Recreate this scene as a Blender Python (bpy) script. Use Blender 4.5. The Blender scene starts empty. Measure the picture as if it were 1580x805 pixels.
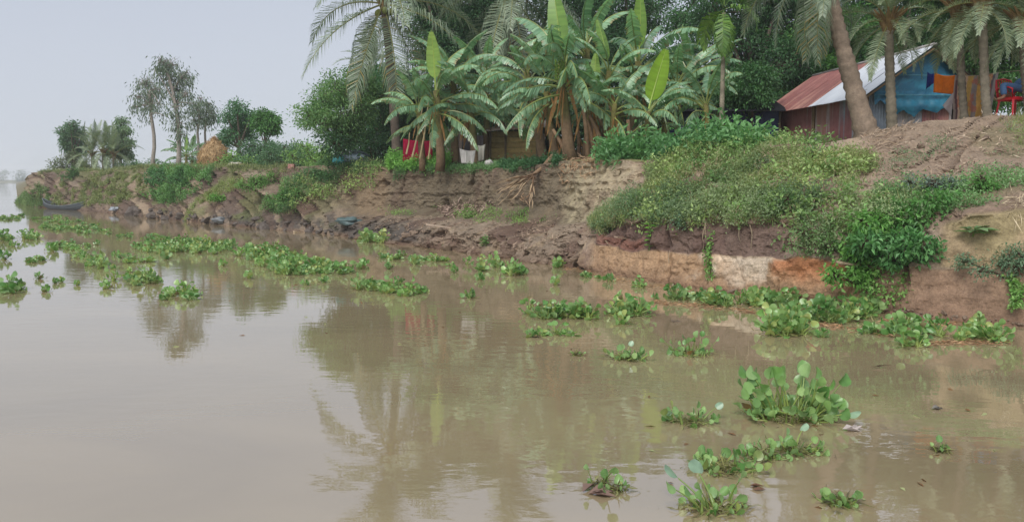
import bpy, math, random
import numpy as np
from mathutils import Vector, Matrix, Euler
random.seed(11)
rng = np.random.default_rng(11)
PI = math.pi
sc = bpy.context.scene
COL = sc.collection

# ------------------------------------------------------------------ camera
F, CX, CY, HY, H = 1240.0, 790.0, 402.5, 278.0, 2.2
PITCH = math.atan((CY - HY) / F)
cp, sp = math.cos(PITCH), math.sin(PITCH)
cam_d = bpy.data.cameras.new('camera'); cam = bpy.data.objects.new('camera', cam_d); COL.objects.link(cam)
cam.location = (0, 0, H); cam.rotation_euler = (PI / 2 - PITCH, 0, 0)
cam_d.sensor_width = 36; cam_d.lens = 36 * F / 1580; cam_d.clip_end = 20000; cam_d.clip_start = 0.1
sc.camera = cam

# ------------------------------------------------------------------ sky and sun (overcast)
SUN_EL, SUN_ROT = math.radians(50), math.radians(205)
world = bpy.data.worlds.new('World'); sc.world = world; world.use_nodes = True
wn = world.node_tree.nodes; wl = world.node_tree.links; wn.clear()
sky = wn.new('ShaderNodeTexSky'); sky.sky_type = 'NISHITA'; sky.sun_disc = False
sky.sun_elevation = SUN_EL; sky.sun_rotation = SUN_ROT; sky.dust_density = 4; sky.air_density = 1.0; sky.ozone_density = 2.0
hs = wn.new('ShaderNodeHueSaturation'); hs.inputs['Saturation'].default_value = 0.30
tc = wn.new('ShaderNodeTexCoord'); cn = wn.new('ShaderNodeTexNoise'); cn.inputs['Scale'].default_value = 1.6; cn.inputs['Detail'].default_value = 3
cr = wn.new('ShaderNodeValToRGB')
cr.color_ramp.elements[0].position = .25; cr.color_ramp.elements[0].color = (4.5, 5.0, 6.3, 1)
cr.color_ramp.elements[1].position = 1.0; cr.color_ramp.elements[1].color = (6.7, 7.2, 7.9, 1)
mx = wn.new('ShaderNodeMix'); mx.data_type = 'RGBA'; mx.inputs[0].default_value = 0.80
bg = wn.new('ShaderNodeBackground'); bg.inputs['Strength'].default_value = 0.056
wo = wn.new('ShaderNodeOutputWorld')
wl.new(sky.outputs[0], hs.inputs['Color']); wl.new(tc.outputs['Generated'], cn.inputs['Vector'])
sx = wn.new('ShaderNodeSeparateXYZ'); wl.new(tc.outputs['Generated'], sx.inputs[0]); mr0 = wn.new('ShaderNodeMapRange'); mr0.inputs[1].default_value = 0; mr0.inputs[2].default_value = .32; mr0.inputs[3].default_value = .75; mr0.inputs[4].default_value = .15
wl.new(sx.outputs[2], mr0.inputs[0]); ad = wn.new('ShaderNodeMath'); ad.operation = 'MULTIPLY_ADD'; ad.inputs[1].default_value = .35; wl.new(cn.outputs['Fac'], ad.inputs[0]); wl.new(mr0.outputs[0], ad.inputs[2]); wl.new(ad.outputs[0], cr.inputs[0])
wl.new(hs.outputs[0], mx.inputs[6]); wl.new(cr.outputs[0], mx.inputs[7]); wl.new(mx.outputs[2], bg.inputs['Color']); wl.new(bg.outputs[0], wo.inputs[0])
sd = bpy.data.lights.new('sun', 'SUN'); sun = bpy.data.objects.new('sun', sd); COL.objects.link(sun)
sd.energy = 1.5; sd.angle = math.radians(35); sd.color = (1, .97, .92)
sun.rotation_euler = (PI / 2 - SUN_EL, 0, math.radians(-25))
sc.view_settings.view_transform = 'Standard'; sc.view_settings.look = 'None'
sc.view_settings.exposure = 1.0; sc.view_settings.gamma = 1; sc.view_settings.use_curve_mapping = False
try:
    sc.cycles.max_bounces = 7; sc.cycles.transparent_max_bounces = 8; sc.cycles.volume_bounces = 1
    sc.cycles.diffuse_bounces = 3; sc.cycles.glossy_bounces = 3
except Exception: pass

# ------------------------------------------------------------------ mapping helpers
def at(px, py, D):
    cx = (px - CX) / F; cy = (CY - py) / F
    dy = cp + cy * sp; k = D / dy
    return np.array([cx * k, D, H + (-sp + cy * cp) * k])
def depth_w(py):                       # depth of a water point seen in row py
    cy = (CY - py) / F
    return H * (cp + cy * sp) / (sp - cy * cp)
def wat(px, py):
    p = at(px, py, depth_w(py)); p[2] = 0; return p
def proj(p):
    p = np.asarray(p, float); x, y, z = p[..., 0], p[..., 1], p[..., 2] - H
    f = y * cp - z * sp; u = y * sp + z * cp
    return CX + F * x / f, CY - F * u / f
def L(r, g, b):
    return np.array([((c / 255) / 12.92 if c <= 10 else ((c / 255 + .055) / 1.055) ** 2.4) for c in (r, g, b)])
def unit(v): return v / (np.linalg.norm(v, axis=-1, keepdims=True) + 1e-9)

def hsh(ix, iy, iz, s):
    n = (ix * 374761393 + iy * 668265263 + iz * 1274126177 + s * 974634777) & 0xffffffff
    n = ((n ^ (n >> 13)) * 1103515245) & 0xffffffff
    n = ((n ^ (n >> 16)) * 2246822519) & 0xffffffff
    return ((n ^ (n >> 15)) & 0xffffff) / float(0xffffff)
def vnoise(p, s=0):
    i = np.floor(p).astype(np.int64); f = p - i; u = f * f * (3 - 2 * f); r = 0
    for dx in (0, 1):
        for dy in (0, 1):
            for dz in (0, 1):
                w = (u[..., 0] if dx else 1 - u[..., 0]) * (u[..., 1] if dy else 1 - u[..., 1]) * (u[..., 2] if dz else 1 - u[..., 2])
                r = r + w * hsh(i[..., 0] + dx, i[..., 1] + dy, i[..., 2] + dz, s)
    return r
def fbm(p, o=4, s=0, g=.5):
    a, t, r = 1, 0, 0
    for k in range(o):
        r = r + a * vnoise(p * 2 ** k + 17.3 * k, s + k); t += a; a *= g
    return r / t
def ridged(p, o=4, s=0, g=.55):
    a, t, r = 1, 0, 0
    for k in range(o):
        r = r + a * (1 - np.abs(2 * vnoise(p * 2 ** k + 9.1 * k, s + k) - 1)); t += a; a *= g
    return r / t
def worley(p, s=0):
    i = np.floor(p).astype(np.int64); d1 = np.full(p.shape[:-1], 9.); d2 = d1.copy()
    for dx in (-1, 0, 1):
        for dy in (-1, 0, 1):
            for dz in (-1, 0, 1):
                c = i + np.array([dx, dy, dz])
                q = c + np.stack([hsh(c[..., 0], c[..., 1], c[..., 2], s + j) for j in (1, 2, 3)], -1)
                d = np.linalg.norm(q - p, axis=-1)
                d2 = np.minimum(d2, np.maximum(d1, d)); d1 = np.minimum(d1, d)
    return d1, d2

# ------------------------------------------------------------------ mesh helpers
class MB:
    def __init__(s): s.v = []; s.c = []; s.q = []; s.t = []; s.n = 0
    def add(s, V, Q=None, T=None, C=None):
        V = np.asarray(V, float).reshape(-1, 3)
        if C is None: C = (.5, .5, .5)
        C = np.broadcast_to(np.asarray(C, float), (len(V), 3))
        s.v.append(V); s.c.append(C)
        if Q is not None and len(Q): s.q.append(np.asarray(Q, np.int64).reshape(-1, 4) + s.n)
        if T is not None and len(T): s.t.append(np.asarray(T, np.int64).reshape(-1, 3) + s.n)
        s.n += len(V); return s
    def mesh(s, name, mat, smooth=False):
        V = np.concatenate(s.v); C = np.concatenate(s.c)
        Q = np.concatenate(s.q) if s.q else np.zeros((0, 4), int); T = np.concatenate(s.t) if s.t else np.zeros((0, 3), int)
        me = bpy.data.meshes.new(name); me.vertices.add(len(V)); me.vertices.foreach_set('co', V.astype(np.float32).ravel())
        nl = Q.size + T.size; me.loops.add(nl); me.loops.foreach_set('vertex_index', np.concatenate([Q.ravel(), T.ravel()]).astype(np.int32))
        npoly = len(Q) + len(T); me.polygons.add(npoly)
        me.polygons.foreach_set('loop_start', np.concatenate([np.arange(len(Q)) * 4, Q.size + np.arange(len(T)) * 3]).astype(np.int32))
        try: me.polygons.foreach_set('loop_total', np.concatenate([np.full(len(Q), 4), np.full(len(T), 3)]).astype(np.int32))
        except Exception: pass
        a = me.color_attributes.new('Col', 'FLOAT_COLOR', 'POINT')
        a.data.foreach_set('color', np.concatenate([np.clip(C, 0, 1), np.ones((len(C), 1))], 1).astype(np.float32).ravel())
        me.update(calc_edges=True); me.validate()
        me.polygons.foreach_set('use_smooth', np.full(len(me.polygons), bool(smooth)))
        me.materials.append(mat); return me
    def build(s, name, mat, parent=None, smooth=False):
        return put(name, s.mesh(name, mat, smooth), parent)
def put(name, me, parent=None):
    o = bpy.data.objects.new(name, me); COL.objects.link(o)
    if parent is not None: o.parent = parent
    return o
def tag(o, label=None, cat=None, group=None, kind=None):
    if label: o['label'] = label
    if cat: o['category'] = cat
    if group: o['group'] = group
    if kind: o['kind'] = kind
    return o
def empty(name, loc, rz=0):
    o = bpy.data.objects.new(name, None); COL.objects.link(o); o.location = Vector([float(c) for c in loc]); o.rotation_euler = (0, 0, rz)
    o.empty_display_size = .2; return o
def tube(mb, path, rad, sides=6, col=(.3, .3, .3), cap=True):
    path = np.asarray(path, float); n = len(path); rad = np.broadcast_to(np.asarray(rad, float), (n,))
    t = unit(np.gradient(path, axis=0)); ref = np.array([0, 0, 1.]) if abs(t[:, 2]).mean() < .8 else np.array([1., 0, 0])
    a = unit(np.cross(t, ref)); b = np.cross(t, a)
    th = np.arange(sides) * 2 * PI / sides
    V = path[:, None] + rad[:, None, None] * (np.cos(th)[None, :, None] * a[:, None] + np.sin(th)[None, :, None] * b[:, None])
    i = np.arange(n - 1)[:, None] * sides; j = np.arange(sides)[None]; k = (j + 1) % sides
    Q = np.stack([i + j, i + k, i + k + sides, i + j + sides], -1).reshape(-1, 4)
    col = np.asarray(col, float)
    C = np.repeat(col, sides, 0) if col.ndim == 2 else np.broadcast_to(col, (n * sides, 3))
    V = V.reshape(-1, 3); T = None
    if cap:
        V = np.concatenate([V, path[:1], path[-1:]]); C = np.concatenate([C, C[:1], C[-1:]])
        jj = np.arange(sides); kk = (jj + 1) % sides
        T = np.concatenate([np.stack([kk, jj, np.full(sides, n * sides)], 1), np.stack([jj + (n - 1) * sides, kk + (n - 1) * sides, np.full(sides, n * sides + 1)], 1)])
    mb.add(V, Q, T, C)
def box(mb, c, s, col=(.4, .4, .4), R=None):
    c = np.asarray(c, float); s = np.asarray(s, float) / 2
    V = np.array([[x, y, z] for x in (-1, 1) for y in (-1, 1) for z in (-1, 1)], float) * s
    if R is not None: V = V @ np.array(R).T
    mb.add(V + c, [[0, 1, 3, 2], [4, 6, 7, 5], [0, 4, 5, 1], [2, 3, 7, 6], [0, 2, 6, 4], [1, 5, 7, 3]], None, col)
def leafset(mb, P, A, Ln, W, col, fold=.25, r=rng, up=None):
    """pointed folded leaves: P base, A axis"""
    n = len(P); A = unit(A)
    rv = r.normal(size=(n, 3)) * .55 + (np.array([0, 0, 1.]) if up is None else up)
    S = unit(np.cross(A, rv)); U = np.cross(S, A)
    Ln = np.broadcast_to(Ln, (n,))[:, None]; W = np.broadcast_to(W, (n,))[:, None]
    v = np.stack([P, P + A * Ln * .42 + S * W / 2 + U * fold * W, P + A * Ln - U * Ln * .08, P + A * Ln * .42 - S * W / 2 + U * fold * W], 1).reshape(-1, 3)
    mb.add(v, np.arange(n * 4).reshape(-1, 4), None, np.repeat(np.broadcast_to(col, (n, 3)), 4, 0))
def rdir(n, r=rng): return unit(r.normal(size=(n, 3)))

# ------------------------------------------------------------------ materials
def mat_col(name, rough=.8, trans=0, nscale=0, namt=.3, bump=0, bscale=20, objvar=0, spec=.5, metallic=0, fine=False, transcol=(1.0, 1.2, .7)):
    m = bpy.data.materials.new(name); m.use_nodes = True; nt = m.node_tree; N = nt.nodes; K = nt.links; N.clear()
    out = N.new('ShaderNodeOutputMaterial'); b = N.new('ShaderNodeBsdfPrincipled'); a = N.new('ShaderNodeAttribute'); a.attribute_name = 'Col'
    b.inputs['Roughness'].default_value = rough; b.inputs['Metallic'].default_value = metallic
    b.inputs['Specular IOR Level'].default_value = spec
    c = a.outputs['Color']
    gm = N.new('ShaderNodeNewGeometry')
    if nscale:
        nz = N.new('ShaderNodeTexNoise'); nz.inputs['Scale'].default_value = nscale; nz.inputs['Detail'].default_value = 6; nz.inputs['Roughness'].default_value = .65
        K.new(gm.outputs['Position'], nz.inputs['Vector'])
        mr = N.new('ShaderNodeMapRange'); mr.inputs[1].default_value = .25; mr.inputs[2].default_value = .75
        mr.inputs[3].default_value = 1 - namt; mr.inputs[4].default_value = 1 + namt
        K.new(nz.outputs['Fac'], mr.inputs[0])
        vm = N.new('ShaderNodeVectorMath'); vm.operation = 'SCALE'; K.new(c, vm.inputs[0]); K.new(mr.outputs[0], vm.inputs['Scale']); c = vm.outputs[0]
        if fine:
            n3 = N.new('ShaderNodeTexNoise'); n3.inputs['Scale'].default_value = nscale * 7; n3.inputs['Detail'].default_value = 8; n3.inputs['Roughness'].default_value = .75; K.new(gm.outputs['Position'], n3.inputs['Vector'])
            m3 = N.new('ShaderNodeMapRange'); m3.inputs[1].default_value = .3; m3.inputs[2].default_value = .7; m3.inputs[3].default_value = .62; m3.inputs[4].default_value = 1.3; K.new(n3.outputs['Fac'], m3.inputs[0])
            v3 = N.new('ShaderNodeVectorMath'); v3.operation = 'SCALE'; K.new(c, v3.inputs[0]); K.new(m3.outputs[0], v3.inputs['Scale']); c = v3.outputs[0]
    if objvar:
        oi = N.new('ShaderNodeObjectInfo'); h2 = N.new('ShaderNodeHueSaturation')
        m1 = N.new('ShaderNodeMapRange'); m1.inputs[3].default_value = 1 - objvar; m1.inputs[4].default_value = 1 + objvar; K.new(oi.outputs['Random'], m1.inputs[0])
        m2 = N.new('ShaderNodeMapRange'); m2.inputs[3].default_value = .5 + objvar * .06; m2.inputs[4].default_value = .5 - objvar * .06; K.new(oi.outputs['Random'], m2.inputs[0])
        K.new(m1.outputs[0], h2.inputs['Value']); K.new(m2.outputs[0], h2.inputs['Hue']); K.new(c, h2.inputs['Color']); c = h2.outputs[0]
    K.new(c, b.inputs['Base Color'])
    if bump:
        n2 = N.new('ShaderNodeTexNoise'); n2.inputs['Scale'].default_value = bscale; n2.inputs['Detail'].default_value = 8; n2.inputs['Roughness'].default_value = .7
        K.new(gm.outputs['Position'], n2.inputs['Vector'])
        bp = N.new('ShaderNodeBump'); bp.inputs['Strength'].default_value = bump; bp.inputs['Distance'].default_value = .05
        K.new(n2.outputs['Fac'], bp.inputs['Height']); K.new(bp.outputs[0], b.inputs['Normal'])
    if trans:
        t = N.new('ShaderNodeBsdfTranslucent'); tm = N.new('ShaderNodeVectorMath'); tm.operation = 'MULTIPLY'; tm.inputs[1].default_value = transcol
        K.new(c, tm.inputs[0]); K.new(tm.outputs[0], t.inputs['Color'])
        ms = N.new('ShaderNodeMixShader'); ms.inputs[0].default_value = trans; K.new(b.outputs[0], ms.inputs[1]); K.new(t.outputs[0], ms.inputs[2]); K.new(ms.outputs[0], out.inputs[0])
    else: K.new(b.outputs[0], out.inputs[0])
    return m
M = dict(
    soil=mat_col('bank_soil', .92, 0, 2.6, .26, 1.0, 11, spec=.25, fine=True),
    clod=mat_col('soil_clod', .85, 0, 7, .3, .8, 14, spec=.3),
    leaf=mat_col('tree_leaf', .5, .34, 0, 0, spec=.4),
    banana=mat_col('banana_leaf', .31, .30, 1.5, .18, objvar=.18, spec=.6),
    palm=mat_col('palm_leaflet', .45, .18, 0, 0, objvar=.15, spec=.5),
    hya=mat_col('hyacinth_leaf', .3, .25, 6, .12, objvar=.22, spec=.55),
    bark=mat_col('bark', .9, 0, 9, .35, .6, 22, spec=.2),
    metal=mat_col('corrugated_metal', .5, 0, 5, .22, .12, 30, spec=.4),
    shiny=mat_col('new_zinc_sheet', .42, 0, 1.2, .08, 0, 30, spec=.5, metallic=.25),
    cloth=mat_col('woven_cloth', .9, .32, 14, .14, .15, 60, transcol=(1, 1, 1), spec=.2),
    tarp=mat_col('plastic_tarp', .42, .1, 4, .2, .4, 9, transcol=(1, 1, 1), spec=.5),
    straw=mat_col('straw', .95, 0, 9, .3, .8, 30, spec=.1),
    plastic=mat_col('moulded_plastic', .35, 0, 0, 0, spec=.5),
    skin=mat_col('skin', .55, 0, 0, 0, spec=.4),
    wood=mat_col('weathered_wood', .85, 0, 8, .3, .4, 25, spec=.2),
    debris=mat_col('dry_debris', .9, .1, 8, .2, transcol=(1, 1, 1), spec=.2),
)
# water: muddy, calm, faint wind ripples
def water_mat():
    m = bpy.data.materials.new('muddy_water'); m.use_nodes = True; N = m.node_tree.nodes; K = m.node_tree.links
    b = N['Principled BSDF']; b.inputs['Roughness'].default_value = .012; b.inputs['IOR'].default_value = 1.6; b.inputs['Specular IOR Level'].default_value = .5
    g = N.new('ShaderNodeNewGeometry'); nz = N.new('ShaderNodeTexNoise'); nz.inputs['Scale'].default_value = .5; nz.inputs['Detail'].default_value = 5; nz.inputs['Distortion'].default_value = .8
    mq = N.new('ShaderNodeMapping'); mq.inputs['Scale'].default_value = (.45, 1.1, 1); mq.inputs['Rotation'].default_value = (0, 0, -.9); K.new(g.outputs['Position'], mq.inputs[0]); K.new(mq.outputs[0], nz.inputs['Vector'])
    r = N.new('ShaderNodeValToRGB'); r.color_ramp.elements[0].position = .3; r.color_ramp.elements[1].position = .72
    r.color_ramp.elements[0].color = (*WATER * .88, 1); r.color_ramp.elements[1].color = (*WATER * 1.1, 1)
    K.new(nz.outputs['Fac'], r.inputs[0]); K.new(r.outputs[0], b.inputs['Base Color'])
    mp = N.new('ShaderNodeMapping'); mp.inputs['Scale'].default_value = (.9, 1.9, 1); mp.inputs['Rotation'].default_value = (0, 0, .25); K.new(g.outputs['Position'], mp.inputs[0])
    n1 = N.new('ShaderNodeTexNoise'); n1.inputs['Scale'].default_value = 2.6; n1.inputs['Detail'].default_value = 3; n1.inputs['Roughness'].default_value = .45; K.new(mp.outputs[0], n1.inputs['Vector'])
    n2 = N.new('ShaderNodeTexNoise'); n2.inputs['Scale'].default_value = .16; n2.inputs['Detail'].default_value = 2; K.new(g.outputs['Position'], n2.inputs['Vector'])
    pw = N.new('ShaderNodeMapRange'); pw.inputs[1].default_value = .42; pw.inputs[2].default_value = .72; pw.inputs[3].default_value = .25; pw.inputs[4].default_value = 1.0; K.new(n2.outputs['Fac'], pw.inputs[0])
    ml = N.new('ShaderNodeMath'); ml.operation = 'MULTIPLY'; K.new(n1.outputs['Fac'], ml.inputs[0]); K.new(pw.outputs[0], ml.inputs[1])
    bp = N.new('ShaderNodeBump'); bp.inputs['Strength'].default_value = .085; bp.inputs['Distance'].default_value = .06; K.new(ml.outputs[0], bp.inputs['Height']); K.new(bp.outputs[0], b.inputs['Normal'])
    gl = N.new('ShaderNodeBsdfGlossy'); gl.inputs['Roughness'].default_value = .012; K.new(bp.outputs[0], gl.inputs['Normal']); mxs = N.new('ShaderNodeMixShader'); mxs.inputs[0].default_value = .25; K.new(b.outputs[0], mxs.inputs[1]); K.new(gl.outputs[0], mxs.inputs[2]); K.new(mxs.outputs[0], N['Material Output'].inputs[0])
    return m
WATER = np.array([.326, .256, .150])
M['water'] = water_mat()

# ------------------------------------------------------------------ the eroded river bank (terrain)
# px : water row, then (row, metres inland) for cut top, mid slope, wall foot, lip
ST = [(-900, 300, None), (20, 313, None), (48, 317, (313, .3, 309, .8, 304, 1.2, 298, 1.8)), (57, 319, (312, .5, 300, 1., 286, 1.5, 267, 2.0)),
 (100, 323, (313, .7, 304, 1.9, 291, 2.4, 265, 3.0)), (160, 328, (315, .8, 301, 2.6, 288, 3.2, 264, 4.0)), (200, 332, (313, 1., 296, 3.0, 280, 4.0, 262, 5.0)),
 (240, 337, (316, .7, 300, 1.9, 280, 2.6, 259, 3.5)), (300, 343, (322, .7, 300, 1.9, 280, 2.6, 259, 3.4)), (360, 349, (328, .5, 304, 1.6, 280, 2.3, 259, 3.2)),
 (420, 354, (334, .4, 310, 1.5, 280, 2.2, 261, 3.2)), (450, 357, (338, .4, 315, 1.2, 286, 1.8, 258, 2.8)), (500, 361, (342, .4, 320, 1.3, 290, 1.8, 256, 2.8)),
 (528, 364, (344, .5, 328, 1.9, 312, 2.6, 257, 3.2)), (545, 367, (344, .8, 332, 2.6, 320, 3.6, 257, 4.1)), (620, 378, (352, .8, 335, 3.0, 322, 4.5, 260, 5.0)),
 (700, 388, (354, .9, 338, 3.0, 323, 4.5, 262, 5.0)), (760, 397, (361, .8, 341, 3.0, 319, 4.2, 262, 4.8)), (820, 405, (369, .9, 346, 3.0, 317, 4.0, 258, 4.7)),
 (870, 411, (376, .9, 347, 2.6, 326, 3.4, 248, 4.2)), (930, 421, (380, .35, 345, 1.2, 318, 2.6, 245, 3.9)), (1000, 433, (389, .16, 337, .5, 300, 1.7, 247, 3.5)),
 (1060, 442, (393, .12, 343, .4, 290, 1.6, 238, 3.7)), (1100, 448, (395, .12, 346, .4, 288, 1.6, 229, 3.8)), (1200, 462, (399, .12, 345, .5, 288, 1.7, 224, 4.0)),
 (1300, 474, (405, .12, 352, .5, 292, 1.8, 221, 4.4)), (1350, 481, (411, .15, 365, .6, 300, 1.7, 207, 4.8)), (1400, 487, (414, .2, 370, .6, 300, 1.7, 192, 5.2)),
 (1460, 493, (416, .25, 350, .5, 302, 1.6, 188, 5.2)), (1500, 497, (416, .25, 332, .55, 292, 1.8, 184, 5.4)), (1580, 504, (419, .25, 326, .7, 280, 2.0, 178, 5.6)),
 (1750, 518, (432, .25, 338, .7, 290, 2.0, 180, 5.6)), (2300, 560, (470, .3, 370, .8, 300, 2.0, 190, 5.5)), (3600, 600, (520, .3, 400, .8, 300, 2.0, 150, 5.5))]
pxs = np.array([s[0] for s in ST], float)
cols = np.concatenate([np.linspace(-900, -60, 12), np.arange(-40, 1660, 1.7), np.linspace(1664, 3600, 110)])
KP = []
for s in ST:
    px, pw, k = s
    if k is None:
        D = depth_w(pw); KP.append([(D - 4, -.9), (D, -.5), (D + .5, -.5), (D + 1, -.5), (D + 1.5, -.5), (D + 2, -.5), (D + 3.5, -.5), (D + 9, -.5), (D + 40, -.6), (D + 160, -.6), (900, -.6)]); continue
    D = depth_w(pw); row = [(D - 2.5, -.8), (D - .12, -.12)]
    for j in range(4):
        dd = D + k[2 * j + 1]; row.append((dd, at(px, k[2 * j], dd)[2]))
    zl = row[-1][1]; dl = row[-1][0]
    row += [(dl + 1.0, zl + .03), (dl + 6, zl + .04), (dl + 40, .5 * zl + 1.5), (dl + 160, 2.9), (900, 2.6)]
    KP.append(row)
KP = np.array(KP)
def smooth_interp(y):
    v = np.interp(cols, pxs, y); m = (cols > -60) & (cols < 1660); w = np.hanning(9); w /= w.sum()
    vv = v.copy(); pad = np.pad(v[m], 4, 'edge'); vv[m] = np.convolve(pad, w, 'valid'); return vv
KD = np.stack([smooth_interp(KP[:, j, 0]) for j in range(11)]); KZ = np.stack([smooth_interp(KP[:, j, 1]) for j in range(11)])
segs = [4, 26, 28, 28, 46, 8, 16, 12, 6, 4]
vpos = np.concatenate([np.arange(n) / n + i for i, n in enumerate(segs)] + [[10.]])
i0 = np.clip(np.floor(vpos).astype(int), 0, 9); fr = (vpos - i0)[:, None]
TD = KD[i0] * (1 - fr) + KD[i0 + 1] * fr; TZ = KZ[i0] * (1 - fr) + KZ[i0 + 1] * fr
nr, nc = TD.shape
# world position: keep each point in its image column
rowpy = CY - F * ((TZ - H) * cp + TD * sp) / (TD * cp - (TZ - H) * sp)
TX = (cols[None] - CX) / F * (TD * cp - (TZ - H) * sp)
P = np.stack([TX, TD, TZ], -1)
inland = unit(np.array([.77, .64, 0.]))
vv = vpos[:, None] + np.zeros((1, nc)); PXg = cols[None] + np.zeros((nr, 1))
def sstep(a, b, x): t = np.clip((x - a) / (b - a), 0, 1); return t * t * (3 - 2 * t)
s_al = -(P[..., 0] * .64 - P[..., 1] * .77)       # along-bank metres, growing upstream
face = sstep(.6, 1.2, vv) * (1 - sstep(4.95, 5.3, vv))
land = sstep(40, 60, PXg)
q = np.stack([s_al, P[..., 2] * 1.0, P[..., 0] * .2], -1)
left = 1 - sstep(470, 560, PXg)
shear = np.stack([(s_al - P[..., 2] * 1.1), P[..., 2] * .35, P[..., 2] * 0], -1)
d_big = (ridged(shear * .42, 3, 5) - .55) * (1.5 * left) * np.clip(P[..., 2], 0, 1.6)
d_mid = (fbm(q * np.array([1.1, 1.6, 1]), 4, 21) - .5) * (.55 - .3 * left)
d_fin = (ridged(q * np.array([3.2, 4.4, 2]), 5, 33, .62) - .5) * .34
w1, w2 = worley(q * np.array([2.2, 3., 1]) + (fbm(q * 1.5, 3, 2)[..., None] - .5) * 1.6, 4)
wallm = sstep(2.9, 3.2, vv) * sstep(520, 560, PXg) * (1 - sstep(960, 1010, PXg))
clods = (np.clip(w2 - w1, 0, .5) - .25) * .35 * (1 - .75 * wallm) * (1 - .85 * left)
cut = (vv < 2.02) & (PXg > 905)                        # the clean vertical cut on the right
strata = (vnoise(np.stack([P[..., 2] * 9 + fbm(q * .6, 2, 3) * 3, s_al * .25, s_al * 0], -1), 8) - .5) * .07
wallr0 = sstep(860, 880, PXg) * (1 - sstep(960, 1010, PXg)) * sstep(3.0, 3.2, vv)
upper = sstep(2.9, 3.2, vv) * (1 - sstep(4.9, 5.2, vv)) * sstep(520, 560, PXg) * (1 - sstep(930, 1000, PXg))   # the tall mud wall
bench = sstep(1.9, 2.4, vv) * (1 - sstep(2.9, 3.1, vv)) * sstep(540, 580, PXg) * (1 - sstep(900, 1000, PXg))
amp = np.where(cut, .34, 1.0) * (1 - .5 * ((vv > 2) & (vv < 2.9) & (PXg > 905))) * (1 - .4 * upper)
w3, w4 = worley(np.stack([s_al * 1.1 + P[..., 2] * .4, P[..., 2] * 1.5, s_al * 0], -1), 14)
blocks = (hsh(np.floor(w3 * 0 + s_al * 0).astype(int), 0, 0, 1) * 0 + np.clip(w4 - w3, 0, .35) - .17) * .9
azc = np.stack([PXg / 17 + P[..., 2] * .9, P[..., 2] * .25, P[..., 2] * 0], -1)
d_az = (ridged(azc, 4, 15, .5) - .6) * 2.1 * left * np.clip(P[..., 2], .1, 1.8) / 1.8
d_big = d_big * .6 + d_az
soften = 1 - .5 * sstep(1420, 1450, PXg) * (1 - sstep(2.9, 3.3, vv))
disp = soften * (blocks * (.5 - .45 * left) * (1 - .5 * wallm) + d_big + d_mid + d_fin * (1 + bench) * (1 - .45 * left) + clods * (.8 + bench * .6)) * amp + strata * (.5 - .4 * left + .5 * upper + .4 * wallr0)
crack = ridged(np.stack([s_al * 1.3, P[..., 2] * .25, s_al * 0], -1), 2, 77); crk = np.clip((crack - .93) / .07, 0, 1)
disp = disp - crk * .28 * np.where(cut, .7, 1)
d_in = -disp * face * land
# undercut at the lip of the tall wall and beneath the root mat on the right
P[..., 0] += inland[0] * d_in; P[..., 1] += inland[1] * d_in
zb = (fbm(q * 1.7, 4, 41) - .5) * .30 * (1 - .7 * left) * (sstep(1.6, 2.2, vv) * (1 - sstep(3.6, 4.2, vv)) * (1 - .7 * upper) + bench * .6)
zt = (fbm(np.stack([P[..., 0], P[..., 1], P[..., 0] * 0], -1) * .9, 3, 55) - .5) * .16 * sstep(4.9, 5.4, vv) * (1 - sstep(7.5, 8, vv))
lipn = (fbm(np.stack([s_al * 1.4, s_al * 0, s_al * 0], -1), 3, 91) - .5) * .22 * np.exp(-((vv - 5) / .35) ** 2)
P[..., 2] += (zb + zt + lipn) * land
Tpx, Tpy = proj(P)
# ---- colours of the strata and soils (earth tones, darker in the cracks)
def blend(c, new, m): return c * (1 - m[..., None]) + np.asarray(new) * m[..., None]
n1 = fbm(q * 1.2, 4, 60); n2 = fbm(q * 4.5, 3, 61); pn = fbm(np.stack([P[..., 0], P[..., 1], P[..., 2]], -1) * .8, 4, 62)
SC = np.zeros(P.shape) + L(156, 138, 120)
SC = blend(SC, L(118, 96, 84), sstep(.45, .65, n1)); SC = blend(SC, L(172, 150, 122), sstep(.58, .75, n2) * .6)
SC = blend(SC, L(120, 106, 96), sstep(.5, .7, pn) * left * .7)
# tall wall greyer and darker, with pale band
SC = blend(SC, L(116, 104, 84), upper * (.75 - .35 * sstep(.5, .7, n1)))
SC = blend(SC, L(150, 128, 104), upper * sstep(545, 560, PXg) * (1 - sstep(590, 610, PXg)) * .8)
wallr = sstep(860, 880, PXg) * (1 - sstep(960, 1010, PXg)) * sstep(3.0, 3.2, vv) * (1 - sstep(4.9, 5.1, vv))
SC = blend(SC, L(172, 158, 130), wallr * (.4 + .5 * sstep(.4, .6, n2)))
SC = blend(SC, L(104, 84, 76), (vv > 2) * sstep(900, 930, PXg) * (1 - sstep(1200, 1230, PXg)) * (1 - sstep(2.8, 3.2, vv)) * .85)
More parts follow.
